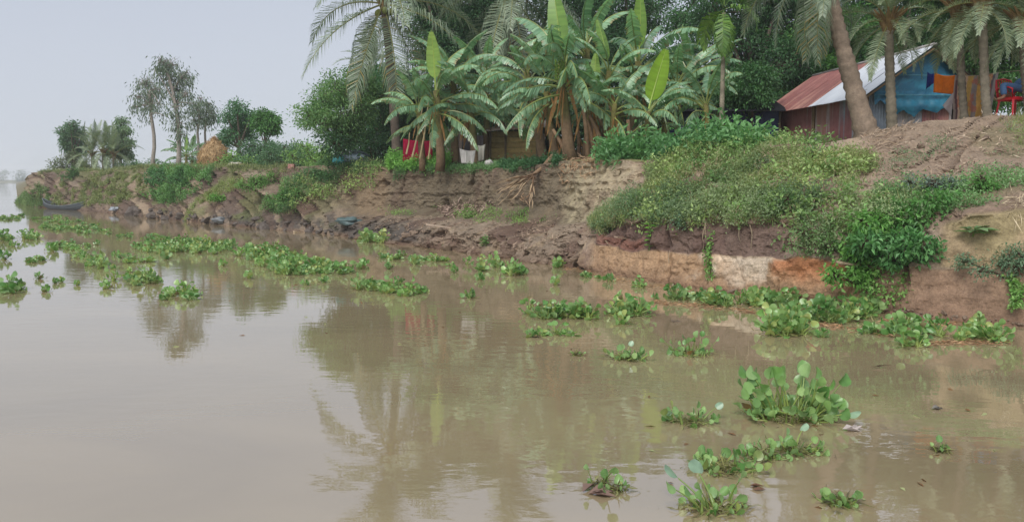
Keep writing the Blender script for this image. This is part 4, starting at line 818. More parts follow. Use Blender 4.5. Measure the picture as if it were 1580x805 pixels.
for k, a in enumerate((6, 9)): n_ = len(sv); sv += [bv[a], bv[a] * .3 + bv[a + 1] * .7]; se += [(2, n_), (n_, n_ + 1)]; sr += [.08, .065]
skin_body('shirt', sv, se, sr, SHT, person)
mb = MB(); uv_ball(mb, head + (.02, 0, .05), (.115, .1, .125), L(26, 22, 22), 12, 8, .1); mb.build('hair', HAIR, person, smooth=True)
for sy in (-1, 1): mb = MB(); uv_ball(mb, head + (-.1, sy * .035, .02), (.012, .016, .01), L(20, 16, 14)); mb.build('eye', HAIR, person)
mb = MB(); uv_ball(mb, head + (-.115, 0, -.01), (.022, .015, .022), L(142, 98, 74)); mb.build('nose', SK, person, smooth=True)
for sy in (-1, 1):
    wr = bv[8 if sy < 0 else 11]
    for f_ in range(5):
        b0 = wr + (-.06, (f_ - 2) * .018, 0); e0 = b0 + ((-.08 + .012 * abs(f_ - 2)) if f_ else -.045, (-.03 if f_ == 0 else 0), -.01)
        mb = MB(); tube(mb, [wr, b0, (b0 + e0) / 2 + (0, 0, .008), e0 + (0, 0, -.015)], [.016, .012, .010, .008], 6, L(142, 98, 74)); mb.build('finger' if f_ else 'thumb', SK, person, smooth=True)
tag(person, 'person in blue jeans leaning back with both knees raised on a red chair', 'person')

# ------------------------------------------------------------------ sheds, shelters, fences in the grove
def wall_quad(mb, p0, p1, z0, z1, col, th=.04, nx=12, nz=6, wob=.03, seed=0):
    p0 = np.asarray(p0, float); p1 = np.asarray(p1, float); n = unit(np.cross(p1 - p0, (0, 0, 1.)))
    s = np.linspace(0, 1, nx); t = np.linspace(0, 1, nz); S, T_ = np.meshgrid(s, t); X = p0[None, None] * (1 - S[..., None]) + p1[None, None] * S[..., None]
    X = X + n * (wob * (fbm(np.stack([S * 5 + seed, T_ * 4, S * 0], -1), 3, seed) - .5)[..., None] * 2); X[..., 2] = z0 + (z1 - z0) * T_
    i = np.arange(nz - 1)[:, None] * nx; j = np.arange(nx - 1)[None]
    C = np.asarray(col) * (.8 + .4 * fbm(np.stack([S * 7 + seed, T_ * 5, S * 0], -1), 3, seed + 3))[..., None]
    for k, sgn in ((0, 1), (1, -1)): mb.add((X + n * th * k).reshape(-1, 3), np.stack([i + j, i + j + 1, i + j + nx + 1, i + j + nx], -1).reshape(-1, 4)[:, ::sgn], None, C.reshape(-1, 3))
# brown thatch and board shed (750-825)
b0 = gnd(756, 31.0, 0); b1 = gnd(828, 30.4, 0); z = b0[2] - .2; org = b0.copy(); shed = empty('board_shed', org)
zt_ = at(760, 203, 31)[2]
nb = 8
for k in range(nb):
    z0 = z + (zt_ - z) * k / nb; mb = MB(); wall_quad(mb, (0, 0, 0), b1 - b0, z0 - org[2], z0 - org[2] + (zt_ - z) / nb * .93, L(122, 106, 68) * random.uniform(.75, 1.15), .03, 10, 3, .015, k); mb.build('board', M['wood'], shed)
for k, f_ in enumerate((0, .33, 1.)):
    p = (b1 - b0) * f_; mb = MB(); tube(mb, [p + (0, -.06, -.3), p + (0.02, -.06, zt_ - org[2] + .15)], .045, 6, L(86, 76, 62)); mb.build('post', M['wood'], shed)
mb = MB(); wall_quad(mb, b1 - b0, b1 - b0 + (.4, 3, 0), -.2, zt_ - org[2], L(96, 84, 60)); wall_quad(mb, (0, 0, 0), (.4, 3, 0), -.2, zt_ - org[2], L(96, 84, 60)); wall_quad(mb, (.4, 3, 0), b1 - b0 + (.4, 3, 0), -.2, zt_ - org[2], L(96, 84, 60)); mb.build('side_wall', M['wood'], shed)
for k in range(4):
    w = np.linalg.norm(b1 - b0 + (.6, 0, 0)) / 4; mb = corr(w + .03, 3.7, .09, .014, rust(L(120, 112, 104), L(110, 78, 62), k + 90, .5), ny=4, r=r); o = mb.build('roof_sheet', M['metal'], shed, smooth=True)
    d = unit(b1 - b0); ya = unit(np.array([.1, 1, .16])); frame(o, d, ya, np.cross(d, ya), d * (k * w - .3) + np.array([0, -.5, zt_ - org[2] - .02 + .006 * (k % 2)]))
tag(shed, 'low brown board shed with tin roof under the drooping banana leaves', 'shed')
def panel_fence(name, label, px0, D0, px1, D1, pyt, cat, cols_, n, mat='metal', part='sheet', off=0):
    a, b_ = gnd(px0, D0, 0), gnd(px1, D1, 0); root = empty(name, a); h = at(px0, pyt, D0)[2] - a[2]; d = b_ - a; d[2] = 0; W_ = np.linalg.norm(d); d = unit(d)
    for k in range(n):
        c1, c2 = cols_[k % len(cols_)]; mb = corr(W_ / n + .02, h * (1 + .06 * (k % 3 - 1)), .09, .013, rust(c1, c2, k + off, .5), ny=4, ragged=.1, r=r)
        o = mb.build(part, M[mat], root, smooth=True); frame(o, d, (0, 0, 1), np.cross(d, (0, 0, 1)), d * (k * W_ / n) + np.array([0, .004 * (k % 2), -.1]))
    for k in range(n + 1):
        mb = MB(); p = d * (k * W_ / n); tube(mb, [p + (0, .05, -.3), p + (0, .05, h + .12)], .03, 5, L(110, 94, 74)); mb.build('post', M['wood'], root)
    tag(root, label, cat); return root
panel_fence('tin_fence', 'grey blue tin sheet fence left of the white sack', 674, 31.6, 712, 31.0, 196, 'fence', [(L(112, 122, 132), L(130, 124, 120)), (L(140, 132, 128), L(116, 108, 100)), (L(146, 130, 124), L(112, 90, 78))], 3)
panel_fence('tin_fence', 'faded purple grey tin sheets behind the leaning bamboo poles', 712, 32, 745, 31.6, 206, 'fence', [(L(120, 112, 118), L(110, 88, 80))], 2, off=9)
# ribbed grey sheet lying on its side (horizontal ribs)
a = at(1047, 220, 26.4); b_ = at(1112, 220, 26.0); root = empty('ribbed_metal_sheet', a); h = at(1047, 197, 26.4)[2] - a[2] + .05; d = b_ - a; W_ = np.linalg.norm(d); d = unit(d)
mb = corr(h + .2, W_, .075, .014, rust(L(128, 140, 152), L(112, 116, 124), 5, .4), ny=4, r=r); o = mb.mesh('ribbed_metal_sheet', M['metal'], True)
bpy.data.objects.remove(root); o = put('ribbed_metal_sheet', o); frame(o, (0, 0, 1), d, np.cross((0, 0, 1), d), a - np.array([0, 0, .2])); tag(o, 'grey corrugated sheet with level ribs leaning before the dark blue shelter', 'metal sheet')
# dark blue shelter
a = gnd(1030, 27.6, 0); b_ = gnd(1200, 27.6, 0); root = empty('blue_shelter', a); zt2 = at(1030, 172, 27.6)[2] - a[2]; w_ = b_ - a; w_[2] = 0
mb = MB(); wall_quad(mb, (0, 0, 0), w_, -.3, zt2, L(34, 44, 92), .03, 40, 10, .12, 3); mb.build('tarp_wall', M['tarp'], root, smooth=True)
mb = MB(); wall_quad(mb, w_, w_ + (.3, 2.6, 0), -.3, zt2, L(34, 44, 92)); wall_quad(mb, (0, 0, 0), (.3, 2.6, 0), -.3, zt2, L(34, 44, 92)); mb.build('side_wall', M['tarp'], root)
mb = MB(); mb.add([(-.2, -.5, zt2 - .05), (w_[0] + .2, -.5, zt2 - .02), (w_[0] + .3, 1.4, zt2 + .5), (.1, 1.4, zt2 + .5), (w_[0] + .3, 3., zt2), (.1, 3., zt2)], [[0, 1, 2, 3], [3, 2, 4, 5]], None, L(30, 32, 36)); mb.build('roof', M['debris'], root)
for f_ in (0, .25, .5, .75, 1): mb = MB(); p = w_ * f_ + (0, -.12, 0); tube(mb, [p + (0, 0, -.3), p + (0, 0, zt2)], .04, 6, L(92, 80, 66)); mb.build('post', M['wood'], root)
mb = MB(); tube(mb, [w_ * .55 + (0, -.2, .38), w_ + (.3, -.2, .42)], .025, 6, L(140, 132, 116)); mb.build('rail', M['wood'], root)
tag(root, 'dark navy tarp shelter in the shade behind the right-hand banana plants', 'shelter')
# red cloth fence with leaning bamboo
cloth('red_cloth', at(622, 214, 32.2), at(668, 217, 31.8), .9, const(L(170, 28, 66)), 'crimson cloth stretched as a screen right of the tall coconut palm', 24, 12, .06, seed=4)
for k, (x0, y0, x1, y1) in enumerate([(636, 243, 652, 165), (648, 245, 661, 158), (627, 238, 632, 205), (661, 246, 664, 205)]):
    a, b_ = at(x0, y0, 30.6), at(x1, y1, 30.9); mb = MB(); tube(mb, [(0, 0, 0), (b_ - a) * .5 + (.03, 0, 0), b_ - a], [.035, .03, .022], 6, L(160, 146, 112)); o = mb.build('bamboo_pole', M['wood']); o.location = Vector(a)
    tag(o, ['longer left bamboo pole slanting before the red cloth', 'bamboo pole slanting to the right across the red cloth', 'short bamboo stake at the left end of the red cloth', 'short upright bamboo stake at the right end of the red cloth'][k], 'pole')
cloth('white_sack', at(709, 229, 29.3), at(734, 232, 29.2), .8, const(L(168, 164, 160)), 'dirty white sack cloth hanging between the banana stems', 16, 14, .08, bl=at(712, 252, 29.1), br=at(731, 254, 29.), seed=6, cat='sack', mat='tarp')
cloth('white_sack', at(737, 224, 29.6), at(749, 222, 29.6), .8, const(L(150, 146, 136)), 'grey rag hanging right of the white sack', 10, 12, .06, bl=at(738, 250, 29.5), br=at(747, 247, 29.5), seed=7, cat='rag', mat='tarp')
mb = MB(); c = at(755, 255, 28.6); uv_ball(mb, (0, 0, .05), (.16, .12, .14), L(186, 182, 178), 12, 8, .5, 3); o = mb.build('plastic_bag', M['tarp'], smooth=True); o.location = Vector(c); tag(o, 'crumpled white plastic bag on the lip of the mud wall', 'bag')
# tarpaulin bundle at the lip, pink block
c = gnd(538, 35.2, 0); c[2] = at(538, 250, 35.2)[2]; root = empty('tarp_bundle', c); mb = MB(); uv_ball(mb, (-.38, 0, .1), (.33, .3, .22), L(86, 176, 182), 16, 10, .4, 1); mb.build('teal_sheet', M['tarp'], root, smooth=True)
mb = MB(); uv_ball(mb, (.28, 0, .14), (.62, .35, .24), L(120, 136, 148), 20, 10, .5, 2); mb.build('grey_sheet', M['tarp'], root, smooth=True)
for k in range(3): mb = MB(); t = np.linspace(-1, 1, 9); tube(mb, np.stack([.28 + t * .75, t * 0 - .3 + k * .1, .2 + .3 * (1 - t ** 2) - k * .05], 1), .018, 5, L(60, 66, 78)); mb.build('hoop', M['wood'], root)
tag(root, 'covered bundle of teal and grey sheeting on the bank top', 'tarpaulin')
p, _ = on(469, 263); mb = MB(); box(mb, (0, 0, .12), (.28, .2, .22), L(176, 128, 122)); o = mb.build('brick_block', M['clod']); o.location = Vector(p + (0, .2, .05)); tag(o, 'pinkish block standing on the bank edge above dry roots', 'block')
# small far house bits & white sheets at left
c = gnd(196, 66, 0); mb = MB(); uv_ball(mb, (0, 0, .12), (1.0, .5, .22), L(196, 192, 184), 14, 8, .5, 6); o = mb.build('white_sheeting', M['tarp'], smooth=True); o.location = Vector(c); tag(o, 'pale sheeting lying flat on the bank top left of the leaning eucalyptus', 'sheet')
# haystacks
c = gnd(329, 54, .1); h = at(329, 214, 54)[2] - c[2]; root = empty('haystack', c); mb = MB(); n_ = 28; zz = np.linspace(0, 1, 20)[:, None]; ph = (np.arange(n_) * 2 * PI / n_)[None]
prof = np.interp(zz, [0, .15, .45, .7, .88, 1], [.78, .88, .95, .72, .38, .03]); rad = prof * .98 * (1 + .10 * (fbm(np.stack([np.cos(ph) * 2 + zz * 0, np.sin(ph) * 2 + zz * 0, zz * 5 + ph * 0], -1), 3, 5) - .5) * 2)
V = np.stack([rad * np.cos(ph) + .12 * zz, rad * np.sin(ph), zz * h + 0 * ph], -1).reshape(-1, 3); i = np.arange(19)[:, None] * n_; j = np.arange(n_)[None]; kk = (j + 1) % n_
mb.add(V, np.stack([i + j, i + kk, i + kk + n_, i + j + n_], -1).reshape(-1, 4), None, L(172, 146, 110)); mb.build('stack_body', M['straw'], root, smooth=True)
mb = MB(); k_ = rng.integers(0, len(V), 2600); nn = unit(V[k_] * (1, 1, .3) - (0, 0, .2)); leafset(mb, V[k_] + rng.normal(size=(2600, 3)) * .04, nn * .6 + rng.normal(size=(2600, 3)) * .5 + (0, 0, -.6), .22, .035, tone(2600, L(168, 136, 98), L(194, 166, 124))); mb.build('loose_straw', M['debris'], root)
tag(root, 'tall rounded haystack of orange brown straw on the bank', 'haystack')
c = gnd(366, 50, .05); root = empty('straw_heap', c); mb = MB(); uv_ball(mb, (0, 0, .1), (.74, .6, .36), L(186, 146, 104), 20, 10, .2, 4); mb.build('heap', M['straw'], root, smooth=True)
mb = MB(); uv_ball(mb, (-.1, -.1, .34), (.42, .4, .17), L(196, 186, 172), 18, 8, .6, 9); mb.build('cover_cloth', M['tarp'], root, smooth=True); tag(root, 'low straw heap with a crumpled pale cloth on top', 'straw heap')

# ------------------------------------------------------------------ boat
a = wat(66, 321); b_ = wat(131, 325); d = b_ - a; LB = np.linalg.norm(d) * .98; root = empty('wooden_boat', (a + b_) / 2, math.atan2(d[1], d[0])); n = 25; t = np.linspace(-1, 1, n)
hw = .48 * (1 - np.abs(t) ** 2.6); keel = -.12 + .34 * np.abs(t) ** 3; sheer = .28 + .38 * np.abs(t) ** 2.4 + .12 * (t < 0) * np.abs(t) ** 3
prof = [(0, 0), (.55, .08), (.88, .5), (1, 1)]; rows = []
for s in (-1, 1):
    V = np.stack([np.stack([t * LB / 2, s * hw * a_, keel + (sheer - keel) * b2], 1) for a_, b2 in prof], 1); Vi = V * (1, .88, 1) + (0, 0, .03)
    mb = MB(); i = np.arange(n - 1)[:, None] * 4; j = np.arange(3)[None]
    for W_ in (V, Vi): mb.add(W_.reshape(-1, 3), np.stack([i + j, i + j + 1, i + j + 5, i + j + 4], -1).reshape(-1, 4), None, np.tile([L(58, 62, 66)] * 2 + [L(74, 80, 84)] * 2, (n, 1)))
    mb.build('hull_side', M['wood'], root); mb = MB(); tube(mb, V[:, 3], .03, 5, L(104, 112, 116)); mb.build('gunwale', M['wood'], root)
for x_ in (-1.1, 0, 1.1): mb = MB(); box(mb, (x_, 0, .2), (.2, .8, .03), L(110, 104, 94)); mb.build('thwart', M['wood'], root)
tag(root, 'long dark wooden country boat moored under the far end of the bank', 'boat')

# ------------------------------------------------------------------ vegetation on the bank
from math import inf
def inpoly(x, y, poly):
    poly = np.asarray(poly, float); r_ = np.zeros(x.shape, bool); j = len(poly) - 1
    for i in range(len(poly)):
        xi, yi = poly[i]; xj, yj = poly[j]; c = ((yi > y) != (yj > y)) & (x < (xj - xi) * (y - yi) / (yj - yi + 1e-9) + xi); r_ ^= c; j = i
    return r_
SUBR = slice(6, 152); Pq = P[SUBR]; Nq = TN[SUBR]; Xq, Yq = Tpx[SUBR], Tpy[SUBR]
area = np.zeros(Xq.shape); e1 = np.diff(Pq, axis=1)[:-1]; e2 = np.diff(Pq, axis=0)[:, :-1]; area[:-1, :-1] = np.linalg.norm(np.cross(e1, e2), axis=-1)
front = (Nq[..., 1] < .35)
def scatter(poly, dens, r, noise=0, nth=.45, nseed=0, nsc=1.2):
    m = inpoly(Xq, Yq, poly); w = area * m
    if noise: w = w * (fbm(Pq * nsc, 3, nseed) > nth)
    A = w.sum(); n = int(A * dens)
    if n < 1: return np.zeros((0, 3)), np.zeros((0, 3))
    idx = r.choice(w.size, n, p=(w / A).ravel()); return Pq.reshape(-1, 3)[idx] + r.normal(size=(n, 3)) * .03, Nq.reshape(-1, 3)[idx]
def cover(name, label, poly, dens, hgt, ls, ca, cb, seed, per=9, noise=1, nth=.42, grass=0, w=.5, spread=.12, cat='ground cover'):
    r = np.random.default_rng(seed); mb = MB(); p, nn = scatter(poly, dens, r, noise, nth, seed)
    n = len(p)
    if n == 0: return
    out = unit(nn * .6 + np.array([0, -.25, .8])); ca = ca * np.array([1.6, 1.55, 1.9]); cb = cb * np.array([1.6, 1.55, 1.9]); hh = hgt * np.clip(3.2 * fbm(p * 1.5, 4, seed + 9, .6) - .75, .12, 2.2) * (.6 + .6 * r.random(n))
    k = np.repeat(np.arange(n), per); m = len(k); u = r.random(m)
    tn = (.75 + .5 * fbm(p * 2.2, 3, seed + 5))[k][:, None]; mixv = np.clip((fbm(p * .9, 3, seed + 7) - .3) * 2.2, 0, 1)[k][:, None]
    pos = p[k] + out[k] * (hh[k] * u)[:, None] + r.normal(size=(m, 3)) * spread * .5
    ax = rdir(m, r) + out[k] * .5 + np.array([0, -.1, -.15]); col = (ca * (1 - mixv) + cb * mixv) * tn * (.8 + .4 * r.random((m, 1)))
    leafset(mb, pos, ax, ls * (.6 + .7 * r.random(m)), ls * w, col, r=r)
    if grass:
        g = int(n * grass); idx = r.integers(0, n, g); kk = np.repeat(idx, 4); b = p[kk] + r.normal(size=(len(kk), 3)) * .05
        d0 = unit(out[kk] + r.normal(size=(len(kk), 3)) * .35); ln = (.14 + .2 * r.random(len(kk)))[:, None]; tip = b + d0 * ln + np.array([0, 0, -1.]) * ln * .25 * r.random((len(kk), 1)); wv = unit(r.normal(size=(len(kk), 3)) * (1, 1, .1)) * .008
        V = np.stack([b - wv, b + wv, (b + tip) / 2 + wv * .8 + d0 * .02, tip], 1).reshape(-1, 3); gc = tone(len(kk), L(144, 158, 100), L(184, 184, 132), .2, r); mb.add(V, np.arange(len(V)).reshape(-1, 4), None, np.repeat(gc, 4, 0))
    o = mb.build(name, M['leaf']); tag(o, label, cat, kind='stuff'); return o
cG1, cG2, cG3, cG4 = L(98, 118, 72), L(150, 158, 98), L(88, 114, 70), L(120, 136, 98)
cover('ground_cover', 'mixed low weeds covering the upper part of the right-hand mound', [(1000, 262), (1040, 240), (1090, 230), (1190, 236), (1300, 238), (1345, 244), (1350, 262), (1310, 300), (1240, 310), (1150, 312), (1060, 306), (1010, 300)], 340, .14, .07, cG1, cG2, 1, grass=.3, nth=.42, spread=.16)
cover('ground_cover', 'hanging weeds along the edge above the dark red soil', [(915, 340), (960, 312), (1010, 298), (1100, 300), (1200, 306), (1330, 300), (1430, 310), (1430, 350), (1300, 360), (1260, 392), (1205, 392), (1195, 345), (1090, 345), (1040, 350), (985, 338), (925, 362)], 300, .30, .06, L(90, 112, 72), L(134, 148, 98), 2, grass=.3, nth=.34, spread=.16)
cover('ground_cover', 'grass and creepers on the slanting path edge above the clay cut', [(910, 345), (985, 300), (1030, 262), (1045, 300), (990, 325), (930, 360)], 260, .1, .045, cG1, L(130, 148, 80), 3, grass=.6, nth=.35)
cover('ground_cover', 'leafy weeds below the blanket and palms on the right slope', [(1345, 300), (1400, 285), (1480, 278), (1580, 270), (1600, 290), (1560, 310), (1470, 325), (1400, 340), (1340, 330)], 220, .18, .06, L(84, 118, 62), L(120, 148, 96), 4, nth=.38)
cover('ground_cover', 'sparse weeds dotted over the dry crumbly slope', [(1350, 215), (1450, 192), (1580, 182), (1580, 270), (1450, 280), (1360, 290)], 90, .08, .045, cG3, cG4, 5, nth=.56)
cover('ground_cover', 'fresh grass at the right edge below the red chair', [(1548, 188), (1600, 180), (1600, 228), (1565, 222), (1550, 205)], 160, .07, .035, L(98, 122, 62), L(130, 144, 84), 6, grass=.35, nth=.3)
cover('ground_cover', 'dark leafy plants along the lip below the banana clump', [(925, 247), (960, 228), (1050, 218), (1180, 219), (1185, 228), (1100, 236), (1030, 250), (990, 252), (940, 256)], 70, .5, .17, L(66, 106, 60), L(104, 144, 84), 7, per=13, nth=.46, spread=.26)
cover('ground_cover', 'ivy like creeper hanging over the lip of the mud wall', [(480, 262), (500, 252), (590, 252), (640, 256), (720, 258), (800, 258), (800, 265), (720, 266), (640, 268), (598, 282), (585, 290), (560, 270), (530, 268), (510, 290), (480, 300), (440, 330), (415, 330), (440, 280)], 190, .2, .07, L(76, 108, 64), L(106, 136, 82), 8, nth=.4)
cover('ground_cover', 'bright weeds in front of the crimson cloth', [(596, 246), (625, 232), (680, 236), (700, 254), (690, 262), (600, 262)], 300, .5, .12, L(92, 138, 60), L(124, 164, 78), 9, per=12, nth=.25)
cover('ground_cover', 'dark shade plants at the foot of the brown shed', [(770, 262), (780, 246), (860, 240), (872, 246), (850, 262)], 140, .22, .1, L(52, 88, 52), L(72, 108, 62), 10, nth=.42)
cover('ground_cover', 'green growth covering the gully in the middle of the far bank', [(232, 262), (330, 262), (326, 285), (290, 305), (262, 318), (240, 310), (232, 285)], 60, .35, .13, L(74, 112, 58), L(106, 140, 80), 11, grass=.2, nth=.36)
cover('ground_cover', 'yellowish weeds on the slumped far part of the bank', [(60, 300), (100, 280), (160, 268), (230, 265), (225, 300), (180, 315), (110, 318), (60, 315)], 40, .16, .12, L(102, 116, 68), L(128, 134, 84), 12, grass=1., nth=.48)
cover('ground_cover', 'grass streak down the clay ridge of the far bank', [(300, 310), (340, 285), (370, 270), (380, 285), (340, 305), (305, 330), (280, 345)], 70, .12, .07, L(120, 136, 76), L(134, 146, 88), 13, grass=1.5, nth=.4)
cover('ground_cover', 'grassy lip of the far bank top', [(60, 262), (200, 258), (300, 256), (430, 256), (470, 262), (440, 268), (300, 266), (200, 268), (60, 270)], 38, .1, .08, L(84, 94, 60), L(110, 114, 76), 14, grass=1., nth=.46)
cover('ground_cover', 'short green sprouts along the shelf below the mud wall', [(575, 325), (640, 316), (700, 320), (820, 326), (870, 335), (820, 345), (740, 345), (700, 335), (600, 332)], 60, .1, .06, L(96, 132, 62), L(124, 152, 76), 15, nth=.5)
cover('ground_cover', 'low green tongue of land at the far left end of the bank', [(24, 316), (40, 300), (60, 285), (75, 296), (80, 318), (50, 320)], 30, .3, .16, L(84, 108, 60), L(110, 130, 76), 16, nth=.3)
for k, (pl, lb) in enumerate([([(1000, 262), (1090, 228), (1200, 223), (1340, 235), (1340, 270), (1240, 300), (1060, 300)], 'scattered larger leaved weeds among the low growth of the mound'), ([(930, 345), (1010, 305), (1200, 310), (1330, 305), (1430, 315), (1420, 350), (1290, 370), (1250, 385), (1205, 385), (1190, 345), (1040, 348)], 'larger leaved creepers mixed into the hanging weeds'), ([(415, 330), (440, 280), (480, 262), (590, 254), (590, 285), (520, 300), (450, 335)], 'larger leaved creepers on the middle bank')]):
    cover('broad_weeds', lb, pl, 34, .3, .10, L(92, 124, 66), L(146, 164, 96), 40 + k, per=10, nth=.5, spread=.2, w=.6)
    cover('dead_weeds', 'brown dead stalks ' + ['through the mound growth', 'in the hanging weeds above the cut', 'in the creepers of the middle bank'][k], pl, 60, .25, .12, L(128, 112, 84), L(164, 146, 112), 50 + k, per=5, nth=.5, spread=.2, w=.1)
for k, (x0, y0, x1, y1, lb) in enumerate([(1385, 400, 1378, 470, 'trailing creeper strand hanging over the brown cut to the water'), (1352, 400, 1345, 462, 'trailing creeper strand beside the orange seam'), (1098, 360, 1092, 430, 'thin creeper strand left of the pale clay block'), (920, 330, 917, 392, 'creeper strand at the left start of the clay cut'), (1565, 430, 1560, 470, 'creeper strand under the grey green bush at the right edge')]):
    a, _ = on(x0, y0); b_ = at(x1, y1, a[1] - .22); t = np.linspace(0, 1, 8)[:, None]; pp = (b_ - a) * t + np.stack([.04 * np.sin(t[:, 0] * 6 + k), -.12 * np.sin(t[:, 0] * 2.6), 0 * t[:, 0]], 1); root = empty('creeper', a); mb = MB(); tube(mb, pp, .01, 4, L(110, 104, 70)); mb.build('stem', M['bark'], root)
    r = np.random.default_rng(k + 90); n_ = 260; u = r.random(n_); P_ = np.stack([np.interp(u, t[:, 0], pp[:, j]) for j in range(3)], 1) + r.normal(size=(n_, 3)) * (.09 if k < 2 else .045); mb = MB(); leafset(mb, P_, rdir(n_, r) + (0, -.4, -.3), .075, .045, tone(n_, L(110, 158, 78), L(146, 180, 104), .25, r), r=r); mb.build('foliage', M['leaf'], root); tag(root, lb, 'creeper')
# single bushes that stand out on the bank
for k, (px, py, R, per, ls, ca, cb, lab) in enumerate([
    (1408, 345, .55, 3400, .11, L(78, 122, 60), L(108, 150, 78), 'dense bright shrub over the ochre wall'),
    (1355, 376, .52, 3000, .11, L(88, 134, 60), L(118, 158, 78), 'tall leafy shrub drooping to the water over the orange seam'),
    (1425, 388, .48, 2800, .11, L(72, 116, 62), L(104, 146, 84), 'dark green shrub covering the top of the brown cut'),
    (1335, 428, .36, 1500, .1, L(96, 142, 60), L(122, 162, 80), 'light green shrub hanging down to the hyacinths'),
    (1290, 385, .42, 1700, .07, L(92, 122, 66), L(122, 146, 92), 'greyish green shrub left of the drooping shrubs'),
    (1568, 410, .46, 3400, .05, L(92, 118, 84), L(120, 142, 108), 'fine leaved grey green bush at the right edge above the cut'),
    (1060, 345, .32, 1300, .055, L(84, 112, 84), L(116, 142, 108), 'grey green bush hanging over the dark red soil'),
    (1135, 262, .28, 900, .05, L(92, 124, 66), L(126, 150, 84), 'round weed clump on top of the mound'),
    (1260, 250, .36, 1400, .05, L(84, 118, 66), L(112, 140, 88), 'dark weed clump below the rusty hut'),
    (1200, 262, .30, 1100, .05, L(92, 112, 76), L(120, 134, 100), 'greyish weed clump in the middle of the mound'),
    (1232, 318, .3, 1100, .055, L(86, 118, 66), L(112, 142, 80), 'weed clump above the pale clay block'),
    (1465, 300, .3, 1200, .06, L(98, 116, 96), L(120, 134, 116), 'purplish green bush on the right slope'),
    (1530, 292, .26, 1000, .07, L(86, 132, 62), L(112, 152, 80), 'bright green bush above the ochre wall'),
    (422, 285, .62, 2600, .09, L(92, 132, 62), L(124, 156, 86), 'bright creeper bush swelling over the middle bank'),
    (432, 318, .5, 1800, .09, L(84, 120, 62), L(116, 148, 84), 'lower creeper bush reaching toward the water'),
    (508, 275, .5, 2200, .09, L(66, 102, 58), L(92, 128, 76), 'dark creeper bush over the middle bank lip'),
    (475, 305, .45, 1500, .09, L(84, 124, 62), L(110, 146, 80), 'creeper bush on the slope left of the mud wall'),
    (265, 275, .6, 1700, .13, L(64, 104, 62), L(88, 124, 74), 'dark bush in the gully of the far bank, left one'),
    (300, 278, .6, 1700, .13, L(68, 108, 64), L(92, 130, 76), 'dark bush in the gully of the far bank, right one'),
    (262, 300, .5, 1100, .13, L(80, 126, 62), L(108, 146, 76), 'brighter bush below the dark gully bushes'),
    (347, 308, .35, 700, .1, L(96, 142, 60), L(120, 158, 76), 'small bright tuft on the bare far slope'),
    (125, 272, .7, 900, .17, L(72, 104, 60), L(92, 120, 72), 'small dark bush hanging on the far cliff')]):
    p, nn = on(px, py); p = p + np.array([0, .05, -R * .35])
    bush('bank_bush', lab, p, R, per, ls, ca, cb, seed=k + 300, cl=.13 if R < .5 else .2, sq=.8, w=.5)
def seedling(label, px, py, h, n, ls, ca, name='leafy_plant', wide=.45, seed=0):
    p, _ = on(px, py); r = np.random.default_rng(seed); root = empty(name, p); mb = MB(); tube(mb, [(0, 0, -.05), (.02, -.05, h * .5), (0, -.06, h)], [.016, .012, .006], 5, L(110, 130, 70)); mb.build('stem', M['leaf'], root)
    for k in range(n):
        f = MB(); z_ = h * (.15 + .85 * k / n); az = k * 2.4 + r.random(); a = np.array([math.cos(az), math.sin(az) - .4, .25]); q = ls * (.7 + .5 * r.random())
        A = unit(a); S = unit(np.cross(A, (0, 0, 1.))); pts = [np.zeros(3), A * q * .35 + S * q * wide * .5 + (0, 0, .01), A * q * .75 + S * q * wide * .38 - (0, 0, .02 * q / .2), A * q * 1.08 - (0, 0, .25 * q), A * q * .75 - S * q * wide * .38 - (0, 0, .02), A * q * .35 - S * q * wide * .5 + (0, 0, .01), A * q * .5 + (0, 0, -.025)]
        f.add(np.array(pts) + (0, -.05, z_), None, [[0, 1, 6], [1, 2, 6], [2, 3, 6], [3, 4, 6], [4, 5, 6], [5, 0, 6]], ca * (.8 + .4 * r.random())); f.build('leaf', M['banana'], root)
    tag(root, label, 'plant'); return root
seedling('upright bright seedling growing before the dark red soil', 1001, 388, .62, 15, .17, L(112, 164, 70), seed=1)
seedling('flat rosette of big dusty leaves on the ochre wall', 1502, 362, .12, 10, .3, L(112, 142, 96), seed=2)
seedling('broad leaved plant lying in the middle of the mound', 1180, 305, .16, 6, .36, L(120, 148, 108), seed=3)
seedling('light green leafy sapling in front of the dark blue shelter', 1057, 228, .75, 18, .22, L(142, 168, 82), seed=5)
seedling('dark leafy sapling below the bright upright banana leaf', 996, 226, .85, 22, .26, L(84, 122, 72), seed=6)
seedling('tall weed on the lip left of the dark blue shelter', 1130, 226, .5, 16, .26, L(100, 146, 76), seed=7)
for k, (px, py) in enumerate([(745, 383), (752, 378)]): seedling(['small green plant at the waterline under the shelf, left one', 'small green plant at the waterline under the shelf, right one'][k], px, py, .3, 12, .16, L(108, 150, 84), seed=9 + k)

